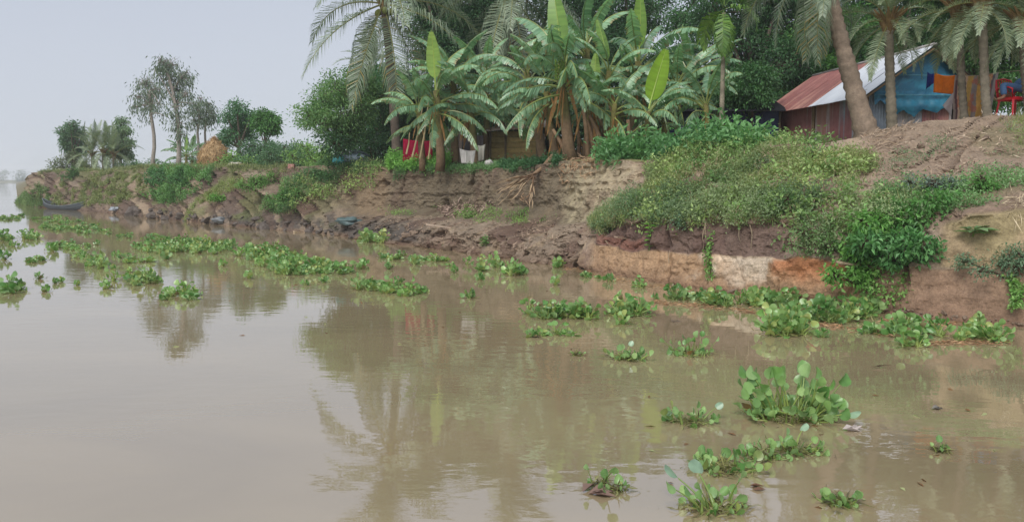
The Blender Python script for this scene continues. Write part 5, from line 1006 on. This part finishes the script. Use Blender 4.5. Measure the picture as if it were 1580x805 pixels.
# ------------------------------------------------------------------ stones, clods, dry litter, roots
STN = []
for k in range(5): mb = MB(); uv_ball(mb, (0, 0, 0), (1, .8, .55), L(132, 114, 98), 10, 7, .6, k + 2); STN.append(mb.mesh('clod', M['clod'], False))
STD = []
for k in range(4): mb = MB(); uv_ball(mb, (0, 0, 0), (1, .8, .5), L(98, 90, 84), 10, 7, .6, k + 12); STD.append(mb.mesh('stone', M['clod'], False))
r = np.random.default_rng(41)
def rocks(n, x0, x1, off, smin, smax, meshes, name, label, cat, group):
    for k in range(n):
        px = x0 + (x1 - x0) * (k + r.random()) / n; pw_ = np.interp(px, pxs, [s[1] for s in ST]); p, _ = on(px, pw_ - off * r.random() - 1); s = smin + (smax - smin) * r.random() ** 2; s *= p[1] / 25
        o = put(name, meshes[int(r.integers(0, len(meshes)))]); o.location = Vector(p + (0, -.02, -.25 * s)); o.scale = (s * (.7 + .6 * r.random()), s * (.7 + .5 * r.random()), s * (.6 + .6 * r.random())); o.rotation_euler = (r.normal() * .4, r.normal() * .4, r.random() * 6.3); tag(o, label, cat, group)
rocks(36, 350, 590, 16, .06, .28, STD, 'stone', 'dark grey stone or mud lump at the foot of the middle bank', 'stone', 'dark stones along the foot of the middle bank')
rocks(26, 200, 345, 12, .08, .36, STD, 'stone', 'dark wet lump at the foot of the far bank', 'stone', 'wet lumps along the foot of the far bank')
rocks(60, 590, 900, 26, .06, .24, STN, 'soil_clod', 'brown soil clod fallen on the low shelf below the mud wall', 'soil clod', 'soil clods on the low shelf')
rocks(60, 1100, 1580, 7, .04, .13, STN, 'soil_clod', 'brown soil crumb at the foot of the right-hand cut', 'soil clod', 'soil clods under the right-hand cut')
for k in range(40):
    px = 1350 + 225 * r.random(); py = 195 + 80 * r.random(); p, _ = on(px, py); s = .04 + .09 * r.random() ** 2; o = put('soil_clod', STN[k % 5]); o.location = Vector(p); o.scale = (s, s, s); o.rotation_euler = (r.random(), r.random(), 6 * r.random()); tag(o, 'pale dry clod lying on the crumbly slope below the washing', 'soil clod', 'dry clods on the crumbly slope')
def litter(name, label, poly, dens, ln, w, ca, cb, seed, noise=1, nth=.45, lift=.02, flatn=.25, cat='litter'):
    r = np.random.default_rng(seed); mb = MB(); p, nn = scatter(poly, dens, r, noise, nth, seed); n = len(p)
    ax = r.normal(size=(n, 3)); ax = unit(ax - nn * (ax * nn).sum(1, keepdims=True) * (1 - flatn)); leafset(mb, p + nn * lift, ax, ln * (.4 + r.random(n) ** 2 * 1.6), w, tone(n, ca, cb, .25, r), fold=.4, r=r, up=nn)
    tag(mb.build(name, M['debris']), label, cat, kind='stuff')
litter('dry_litter', 'dry leaf and stalk litter over the crumbly slope below the hut', [(1330, 205), (1370, 190), (1540, 178), (1580, 185), (1580, 240), (1470, 280), (1360, 300), (1330, 260)], 150, .16, .018, L(150, 126, 104), L(190, 172, 150), 1)
litter('dry_litter', 'pinkish dry leaves heaped at the foot of the mud wall', [(675, 326), (700, 315), (760, 312), (770, 320), (730, 332), (690, 336)], 220, .2, .05, L(142, 120, 106), L(176, 154, 140), 2, nth=.3, flatn=.6)
litter('dry_litter', 'dry banana leaf litter under the banana clump', [(840, 262), (870, 240), (940, 236), (960, 246), (930, 262), (860, 300), (800, 310)], 110, .22, .035, L(140, 110, 84), L(180, 150, 120), 3)
litter('dry_litter', 'crumbs of soil and straw on the low shelf', [(560, 368), (600, 335), (700, 330), (860, 340), (900, 380), (880, 405), (760, 390), (640, 375)], 60, .12, .03, L(130, 108, 92), L(176, 154, 134), 4)
litter('dry_litter', 'straw and roots hanging on the right slope above the ochre wall', [(1550, 305), (1580, 300), (1585, 335), (1560, 335)], 400, .22, .012, L(180, 162, 130), L(206, 190, 160), 5)
litter('dry_litter', 'dead brown vines on the middle bank lip', [(445, 262), (490, 262), (500, 290), (470, 312), (450, 290)], 160, .22, .014, L(140, 108, 84), L(160, 134, 104), 6)
# fallen dead trunk with fan of dry fronds
a = at(866, 234, 26.2); m_ = at(838, 258, 25.6); e_ = at(822, 270, 25.2); root = empty('fallen_trunk', a); mb = MB()
tube(mb, [(0, 0, 0), (m_ - a) * .5 + (0, 0, .08), m_ - a, e_ - a], [.1, .09, .07, .05], 8, L(140, 116, 92)); mb.build('trunk', M['bark'], root, smooth=True)
r = np.random.default_rng(4)
for k in range(11):
    tx, ty = 822 - 45 * r.random(), 272 + 34 * r.random(); q = on(tx, ty)[0]; q = at(tx, ty, min(q[1], 25.0) - .1) - a; mb = MB(); s = e_ - a + r.normal(size=3) * .05; mm = (s + q) / 2 + np.array([0, -.08, .16 * r.random()])
    tube(mb, [s, mm, q], [.022, .016, .008], 4, L(138, 112, 90) * (.6 + .5 * r.random())); leafset(mb, np.array([q, mm, mm * .5 + q * .5]), np.array([q - s] * 3) + r.normal(size=(3, 3)) * .1, .4, .06, L(180, 158, 130), r=r); mb.build('dry_stalk', M['debris'], root)
tag(root, 'fallen dead trunk with a fan of dry stalks tipped over the mud wall', 'dead trunk')
# hanging roots along the cut
for k, (px, py, py2) in enumerate([(915, 395, 425), (922, 360, 398), (1027, 385, 435), (1030, 388, 430), (1091, 345, 440), (1160, 340, 390), (1142, 342, 375), (940, 372, 380), (1085, 350, 385)]):
    p, _ = on(px, py); q = at(px + r.normal() * 2, py2, p[1] - .18); s = p + (0, -.1, .0); mb = MB(); t = np.linspace(0, 1, 7)[:, None]; pp = (q - s) * t + np.stack([np.sin(t[:, 0] * 7 + k) * .02, -.03 * np.sin(t[:, 0] * 3), 0 * t[:, 0]], 1)
    tube(mb, pp, np.linspace(.014, .006, 7), 5, L(150, 134, 112)); o = mb.build('hanging_root', M['bark']); o.location = Vector(s); tag(o, 'thin pale root hanging down the face of the clay cut', 'root', 'roots hanging down the clay cut')
# plastic bag snagged on the cut
s = at(1524, 434, 12.75); e = at(1512, 482, 12.55); mb = MB(); t = np.linspace(0, 1, 9)[:, None]; tube(mb, (e - s) * t + np.stack([.03 * np.sin(t[:, 0] * 4), 0 * t[:, 0], 0 * t[:, 0]], 1), [.012, .018, .022, .03, .04, .05, .06, .055, .03], 8, L(168, 160, 154)); o = mb.build('plastic_bag', M['tarp'], smooth=True); o.location = Vector(s); tag(o, 'twisted grey plastic bag hanging on the brown cut', 'bag')
# loose planks and sheet scraps
for k, (px, py, l_, c_, lab) in enumerate([(690, 352, .9, L(176, 156, 138), 'pale plank lying on the low shelf'), (1318, 412, .7, L(168, 148, 124), 'short pale board beside the shrubs on the cut'), (962, 372, .45, L(150, 130, 112), 'small board stuck in the dark red soil'), (462, 360, .5, L(190, 170, 140), 'pale stick at the foot of the middle bank')]):
    p, _ = on(px, py); mb = MB(); box(mb, (0, 0, .03), (l_, .12, .03), c_); o = mb.build('loose_board', M['wood']); o.location = Vector(p + (0, -.08, .02)); o.rotation_euler = (.1, .15, .3 * k); tag(o, lab, 'board')
for k, (px, py, sx, c_, lab) in enumerate([(548, 342, .42, L(84, 104, 104), 'wet teal sheet draped at the left end of the low shelf'), (345, 340, .4, L(112, 116, 118), 'crumpled blue grey plastic at the foot of the far bank'), (180, 323, .45, L(150, 156, 164), 'pale plastic scrap at the foot of the bank right of the boat'), (966, 316, .16, L(214, 196, 170), 'small cream scrap lying on the path edge')]):
    p, _ = on(px, py); mb = MB(); uv_ball(mb, (0, 0, .02), (sx, sx * .5, .14 if k != 3 else .03), c_, 22, 12, 1.0, k + 3); o = mb.build('plastic_scrap', M['tarp'], smooth=True); o.location = Vector(p + (0, -.1, .0)); tag(o, lab, 'plastic scrap')
for k in range(26):
    px = 1335 + 245 * r.random(); py = 190 + 95 * r.random(); p, _ = on(px, py); a_ = r.random() * 3; l_ = .15 + .35 * r.random(); mb = MB(); tube(mb, [(0, 0, .02), (l_ * math.cos(a_) * .5, -.02, .06 + .05 * r.random()), (l_ * math.cos(a_), -.03 + .1 * math.sin(a_), .03)], [.012, .01, .005], 5, L(168, 148, 124) * (.7 + .4 * r.random())); o = mb.build('dry_stick', M['wood']); o.location = Vector(p)
    tag(o, 'dry stick lying on the crumbly slope below the palms', 'stick', 'dry sticks on the crumbly slope')

# ------------------------------------------------------------------ water hyacinths
rh = np.random.default_rng(19)
HA, HB, HP = L(92, 138, 64), L(150, 180, 118), L(146, 168, 90)
def hleaf(h, lean, size, r, col=None, curl=0):
    mb = MB(); col = (HA * (1 - (q := r.random())) + HB * q) if col is None else col
    t = np.linspace(0, 1, 6); tip = np.array([math.sin(lean) * h, 0, math.cos(lean) * h]); path = np.stack([tip[0] * t ** 1.5, t * 0, tip[2] * t ** .85], 1)
    tube(mb, path, [.011, .016, .012, .008, .006, .005], 5, HP * .9, cap=False)
    A = unit(np.array([math.sin(lean) * .7 + .15, r.normal() * .15, .75 + curl])); S = unit(np.cross(A, (r.normal() * .6, r.normal() * .3 - .2, .9)) + np.array([0, .8, 0])); S = unit(S - A * (S @ A)); N_ = np.cross(S, A)
    n = 12; th = np.arange(n) * 2 * PI / n; lx = np.sin(th) * size * .5 * (1 + .05 * np.cos(2 * th)); ly = (1 - np.cos(th)) * size * .5; 
    ly = np.where(np.abs(th - 0) < .1, size * .06, ly)
    base = path[-1]; fv = .05 + .32 * r.random(); cup = ((lx / size * 2) ** 2 * fv * 1.2 + ((ly / size - .5) * 2) ** 2 * (.06 - .3 * r.random() ** 2)) * size; lx = lx * (.85 + .25 * r.random()); ly = np.where(np.arange(n) == n // 2, ly * 1.06, ly)
    V = [base + A * b + S * a + N_ * c for a, b, c in zip(lx, ly, cup)] + [base + A * size * .45]
    c2 = [col * (1 + .1 * r.normal()) for _ in range(n)] + [col * 1.1]
    mb.add(V, None, [[k, (k + 1) % n, n] for k in range(n)], np.array(c2)); return mb
HL = [hleaf(h, ln, s, rh, None, c).mesh('leaf', M['hya'], True) for h, ln, s, c in ((.42, .15, .13, .4), (.34, .3, .125, .3), (.3, .5, .12, .1), (.24, .8, .115, .2), (.2, 1.05, .11, .5), (.15, 1.25, .10, .6), (.38, .4, .13, .0), (.26, .6, .12, -.2))]
HS = [hleaf(h, ln, s_, rh, None, c).mesh('leaf', M['hya'], True) for h, ln, s_, c in ((.12, .3, .095, .1), (.09, .7, .09, .3), (.07, 1., .1, .5), (.14, .5, .085, -.1), (.05, 1.25, .095, .7), (.10, .9, .08, 0))]
HYEL = [hleaf(.2, 1.2, .1, rh, L(138, 152, 84)).mesh('yellow_leaf', M['hya'], True), hleaf(.12, 1.4, .1, rh, L(150, 116, 72)).mesh('brown_leaf', M['hya'], True), hleaf(.25, .9, .11, rh, L(140, 168, 140), -.3).mesh('pale_leaf', M['hya'], True)]
def rosette(seed, n, low):
    r = np.random.default_rng(seed); mb = MB()
    for k in range(n):
        f = k / n; h = (.30 - .2 * f) * low * (.8 + .4 * r.random()); sz = .105 * (.8 + .4 * r.random()); az = k * 2.4 + r.random() * .6; c = None if r.random() > .10 else (L(150, 164, 96) if r.random() < .75 else L(128, 116, 80))
        m = hleaf(h, .12 + 1.1 * f, sz, r, c, r.normal() * .3); R = np.array([[math.cos(az), -math.sin(az), 0], [math.sin(az), math.cos(az), 0], [0, 0, 1]])
        off = rdir(1, r)[0] * .03; off[2] = 0
        for v, c_ in zip(m.v, m.c): pass
        V = np.concatenate(m.v) @ R.T + off; C = np.concatenate(m.c); Q = np.concatenate(m.q) if m.q else None; T_ = np.concatenate(m.t)
        mb.add(V, Q, T_, C)
    p = r.normal(size=(26, 3)) * (.09, .09, .012) + (0, 0, .015); leafset(mb, p, rdir(26, r) * (1, 1, .3), .13, .016, tone(26, L(110, 96, 64), L(140, 146, 84), .3, r), r=r)
    return mb.mesh('rosette', M['hya'], True)
ROSH = [rosette(s, 12, .9) for s in range(5)]; ROSL = [rosette(20 + s, 11, .42) for s in range(5)]
MATS = [ # label, ellipses (cx, cy, rx, ry), density /m2, low fraction, scale
 ('small low hyacinth mat at the left edge, farthest of the edge ones', [(10, 335, 26, 5)], 1.8, 1, 1.2),
 ('loose far hyacinth mat spread before the boat', [(90, 340, 40, 5), (115, 349, 52, 6), (150, 358, 40, 5), (85, 352, 28, 5)], 2.4, 1, 1.05),
 ('small hyacinth clump at the left edge below the far mat', [(12, 369, 14, 5)], 3, .6, 1.2), ('small round hyacinth clump right of the left edge clump', [(52, 369, 17, 5)], 3, .6, 1.2),
 ('trailing hyacinth patch left of the loose mat', [(115, 385, 28, 7), (135, 398, 22, 6), (95, 378, 16, 4)], 5, .9, .95), ('dense small clump under the trailing patch', [(145, 412, 15, 5)], 7, .5, 1.1), ('low sprawling patch near the left edge', [(56, 402, 17, 5)], 5, 1, 1.1),
 ('hyacinth clump cut by the left edge of the picture', [(15, 448, 20, 6)], 9, .6, 1.1),
 ('low grey green hyacinth patch above the sky reflection', [(215, 434, 42, 8), (240, 444, 25, 5)], 9, .7, 1.05), ('short dense hyacinth clump at the right end of the grey green patch', [(278, 458, 32, 6)], 13, .6, 1.05),
 ('long thick green hyacinth mat in front of the far bank', [(250, 382, 45, 9), (300, 382, 48, 9), (338, 384, 26, 5)], 10, .55, .95), ('narrow hyacinth strip below the long thick mat', [(215, 405, 26, 4), (195, 404, 12, 3)], 5, .8, 1.1),
 ('sparse low leaves between the two thick mats', [(230, 365, 50, 4)], 1.2, 1, 1.1),
 ('tall thick hyacinth mat in the middle of the picture', [(420, 402, 40, 13), (465, 414, 45, 12), (400, 392, 25, 6)], 15, .3, 1.0), ('right tail of the tall thick hyacinth mat', [(520, 418, 38, 6)], 10, .5, 1.05),
 ('oval hyacinth mat between the middle mat and open water', [(590, 446, 40, 7), (620, 452, 34, 5)], 13, .55, 1.05),
 ('tall bright plant cluster touching the bank under the teal sheet', [(582, 371, 26, 4)], 9, .0, 1.35),
 ('thin pale hyacinth strip close to the shelf', [(615, 398, 35, 4), (660, 401, 30, 4)], 6, .8, 1.05), ('hyacinth mat near the shelf with upright leaves', [(735, 412, 42, 6)], 11, .35, 1.1), ('small hyacinth cluster right of the upright mat', [(793, 422, 13, 6)], 12, .3, 1.1),
 ('small tuft beside the bank left of the clay cut', [(862, 411, 8, 2.5)], 30, .4, .9), ('few low leaves drifting beside the clay cut', [(900, 428, 24, 3)], 6, .8, .9), ('tiny green tuft drifting right of the low leaves', [(985, 440, 10, 3)], 26, .8, .8),
 ('dark hyacinth mat floating alone in open water', [(860, 487, 52, 5), (905, 488, 34, 4)], 24, .45, 1.0), ('right half of the lone open water mat with taller leaves', [(962, 484, 34, 5)], 26, .15, 1.05), ('flattened hyacinth under the lone mat', [(860, 516, 26, 3)], 16, .9, .9),
 ('left end of the long hyacinth belt along the clay cut', [(1060, 462, 38, 4)], 20, .7, .95), ('hyacinth belt below the pale clay block', [(1130, 466, 45, 6), (1190, 470, 45, 7)], 24, .25, 1.), ('broad leaved hyacinth belt under the drooping shrubs', [(1290, 486, 55, 10), (1330, 480, 35, 8)], 22, .1, 1.1),
 ('tall hyacinth group at the front of the belt', [(1213, 514, 32, 4)], 34, .0, 1.1), ('hyacinth belt behind the tall front group', [(1240, 494, 50, 7)], 20, .25, 1.05), ('grassy hyacinth end of the belt at the right', [(1370, 512, 45, 7), (1400, 530, 32, 5)], 24, .6, .95), ('trailing hyacinth with brown leaves at the far right', [(1460, 516, 50, 6), (1500, 522, 30, 5)], 22, .5, .95), ('round leaved cluster at the right end of the belt', [(1535, 524, 22, 4)], 30, .3, 1.0)]
tot_r = 0
for mi, (lab, els, dens, lowf, scl) in enumerate(MATS):
    pts = []; r = np.random.default_rng(500 + mi)
    for (cx, cy, rx, ry) in els:
        c = wat(cx, cy); xr = wat(cx + rx, cy) - c; yt, yb = wat(cx, cy - ry)[1], wat(cx, cy + ry)[1]; A = PI * abs(xr[0]) * (yt - yb) / 2; n = int(A * dens * 1.0) + 2
        for _ in range(n):
            a_, q = r.random() * 2 * PI, r.random() ** .5 * (1 + .12 * r.normal()); p = wat(cx + rx * q * math.cos(a_), cy + ry * q * math.sin(a_)); pts.append(p)
    pts = np.array(pts); c0 = pts.mean(0); root = empty('hyacinth_mat', c0)
    keep = fbm(pts * (2.2 if c0[1] < 20 else 1.0), 2, 900 + mi) > .36; pts = pts[keep][:290] if keep.sum() > 4 else pts
    for p in pts:
        low = r.random() < lowf; o = put('plant', (ROSL if low else ROSH)[int(r.integers(0, 5))], root); o.location = Vector(p - c0 + np.array([0, 0, -.015])); s = scl * (.75 + .5 * r.random()); o.scale = (s, s, s * (.85 + .3 * r.random()) * (.6 if lowf >= .8 else .75)); o.rotation_euler = (r.normal() * .24, r.normal() * .24, r.random() * 6.3); tot_r += 1
    tag(root, lab, 'water hyacinth mat')
# near clumps, leaf by leaf: label, base px, base py, spread m, n leaves, scale, share of tall ones
NEAR = [('biggest water hyacinth clump with tall round leaves, nearest open water', 1220, 643, .27, 150, 1.02, .7), ('low hyacinth clump with blue green leaves at the middle right', 968, 553, .17, 34, 1.1, .0), ('upright hyacinth clump with a bright cupped leaf right of the blue green one', 1066, 546, .22, 46, .95, .3),
 ('small ragged hyacinth clump left of the biggest one', 1064, 651, .15, 30, 1., .0), ('dark tight hyacinth cluster below the biggest clump', 1118, 724, .17, 52, .95, .0), ('spiky hyacinth cluster left of the muddy roots', 1178, 704, .13, 30, .9, .0), ('hyacinth cluster with muddy roots and one pale leaf', 1230, 697, .15, 30, .95, .05),
 ('hyacinth at the lower edge with two big grey green leaves', 1102, 784, .16, 34, 1., .06), ('small hyacinth near the lower right sky reflection', 1294, 776, .08, 20, .85, .0), ('tiny floating hyacinth at the right with two leaves', 1453, 696, .04, 8, .75, .0), ('small two leaf hyacinth sprout beside dead brown leaves', 950, 756, .06, 9, .85, .15), ('thin hyacinth sprout with drifting stalks', 926, 748, .05, 6, .8, .15), ('tiny sprout drifting above the small ragged clump', 892, 548, .05, 7, .6, .0)]
for ki, (lab, px, py, R, n, s, tall) in enumerate(NEAR):
    c = wat(px, py); root = empty('water_hyacinth', c); r = np.random.default_rng(700 + ki)
    for k in range(n):
        a_ = r.random() * 2 * PI; q = r.random() ** .5; off = np.array([math.cos(a_) * q * R * 1.25, math.sin(a_) * q * R * .8, -.01])
        ty = r.random() < tall * (1 - .6 * q); big = ki == 0 and r.random() < .45; me, nm = (HL[int(r.choice([0, 1, 6, 2, 3, 7]))] if ty else HL[int(r.choice([3, 4, 5, 7]))] if big else HS[int(r.integers(0, 6))]), 'leaf'
        if r.random() < (.09 if tall > .5 else .04): v = int(r.integers(0, 3)); me = HYEL[v]; nm = ['yellow_leaf', 'brown_leaf', 'pale_leaf'][v]
        o = put(nm, me, root); o.location = Vector(off); az = math.atan2(off[1], off[0]) + r.normal() * .6; q2 = s * (.55 + .55 * r.random()) * (1 if ki == 0 else .82); o.rotation_euler = (r.normal() * .3, r.normal() * .25, az); o.scale = (q2, q2, q2)
    if ki == 7:
        for az, px_ in ((2.6, -.06), (1.9, .0)):
            o = put('pale_leaf', HYEL[2], root); o.location = (px_, 0, 0); o.rotation_euler = (0, -.2, az); o.scale = (1.15, 1.15, .85)
    mb = MB(); m = int(50 + n * 5); p = r.normal(size=(m, 3)) * (R * .6, R * .4, .012) + (0, 0, .015); leafset(mb, p, rdir(m, r) * (1, 1, .35), .12 * s, .012, tone(m, L(96, 84, 62), L(148, 150, 92), .3, r), r=r); o = mb.build('root_and_stalk_tangle', M['hya'], root); tag(o, kind='stuff')
    tag(root, lab, 'water hyacinth')
# stray leaves and sprouts on open water
r = np.random.default_rng(66)
strays = [(7, 400), (95, 435), (60, 430), (85, 437), (70, 450), (33, 446), (175, 415), (150, 378), (200, 420), (330, 392), (345, 410), (256, 400), (600, 415), (640, 408), (655, 450), (700, 420), (725, 460), (740, 432), (858, 440), (940, 434), (1010, 462), (960, 500), (1270, 520), (1510, 500), (820, 520), (180, 395), (20, 380), (80, 388), (120, 440), (165, 445), (470, 440), (500, 436), (370, 395), (385, 430), (560, 410), (690, 385)]
for k, (px, py) in enumerate(strays):
    c = wat(px, py); o = put('stray_plant', ROSL[k % 5]); s = .55 + .5 * r.random(); s *= 1 + (c[1] > 20) * .4; o.location = Vector(c - (0, 0, .01)); o.scale = (s, s, s); o.rotation_euler = (0, 0, r.random() * 6); tag(o, 'single small hyacinth plant drifting between the mats', 'water plant', 'single hyacinth plants drifting on the river')
for k in range(46):
    px, py = (1000 + 560 * r.random(), 560 + 230 * r.random()) if k < 22 else (150 + 900 * r.random(), 420 + 120 * r.random()); c = wat(px, py); mb = MB(); leafset(mb, np.array([[0, 0, .006]]), r.normal(size=(1, 3)) * (1, 1, .05), .05 + .06 * r.random(), .03, L(150, 156, 110) if r.random() < .5 else L(116, 88, 60), r=r, fold=.1, up=np.array([0, 0, 1.])); o = mb.build('floating_leaf', M['debris']); o.location = Vector(c); tag(o, 'small loose leaf floating flat on the muddy water', 'leaf', 'loose leaves floating on the river')
for px, py, w_, c_, lab, ln in [(1441, 631, .1, L(120, 116, 110), 'grey bark chip floating at the right', .09), (1302, 664, .14, L(176, 166, 160), 'pale dead leaf floating right of the biggest clump', .16), (905, 762, .16, L(128, 106, 96), 'brown dead leaves floating left of the two leaf sprout', .18), (1158, 752, .06, L(120, 92, 76), 'small curled brown leaf near the lower edge', .1), (1035, 497, .06, L(84, 76, 68), 'dark twig floating in the middle distance', .14), (818, 521, .04, L(84, 72, 60), 'dark sliver of wood left of the flattened hyacinth', .2), (1345, 568, .03, L(96, 80, 64), 'thin stalk floating above the right water', .26)]:
    c = wat(px, py); mb = MB(); leafset(mb, rng.normal(size=(4, 3)) * (.02, .02, .004) + (0, 0, .012), rng.normal(size=(4, 3)) * (.5, .3, .06) + (1, .2, .1), ln, w_ * .5, c_, up=np.array([0, 0, 1.]), fold=.35); o = mb.build('floating_debris', M['debris']); o.location = Vector(c); tag(o, lab, 'debris')
# orange brown scum and stalks along the belt edge
mb = MB(); r = np.random.default_rng(88)
for (x0, y0, x1, y1, n) in [(1000, 466, 1100, 474, 160), (1090, 472, 1250, 492, 200), (1190, 455, 1330, 474, 200), (1260, 500, 1400, 520, 160), (1400, 530, 1560, 528, 180), (1360, 494, 1540, 503, 200), (935, 432, 1180, 460, 160), (870, 412, 960, 430, 90)]:
    t = r.random(n); c = np.array([wat(x0 + (x1 - x0) * a, y0 + (y1 - y0) * a + r.normal() * 2.2) for a in t]); c[:, 2] = .008 + .012 * r.random(n); leafset(mb, c, r.normal(size=(n, 3)) * (1, .6, .08), .05 + .13 * r.random(n), .022, tone(n, L(150, 112, 82), L(178, 150, 116), .3, r), r=r, up=np.array([0, 0, 1.]), fold=.15)
tag(mb.build('floating_scum', M['debris']), 'orange brown stalks and scum floating along the hyacinth belt', 'floating litter', kind='stuff')
print('rosettes', tot_r, 'objects', len(bpy.data.objects))

# ------------------------------------------------------------------ haze
HZ = MB(); box(HZ, (-200, 800, 14), (3000, 1900, 32), (1, 1, 1)); hm = bpy.data.materials.new('haze'); hm.use_nodes = True; hn = hm.node_tree; hn.nodes.clear(); ho = hn.nodes.new('ShaderNodeOutputMaterial'); hv = hn.nodes.new('ShaderNodeVolumePrincipled')
hv.inputs['Color'].default_value = (.93, .96, 1, 1); hv.inputs['Density'].default_value = .0006; hn.links.new(hv.outputs[0], ho.inputs['Volume'])
tag(HZ.build('haze', hm), 'thin humid haze over the river', 'haze', kind='stuff')
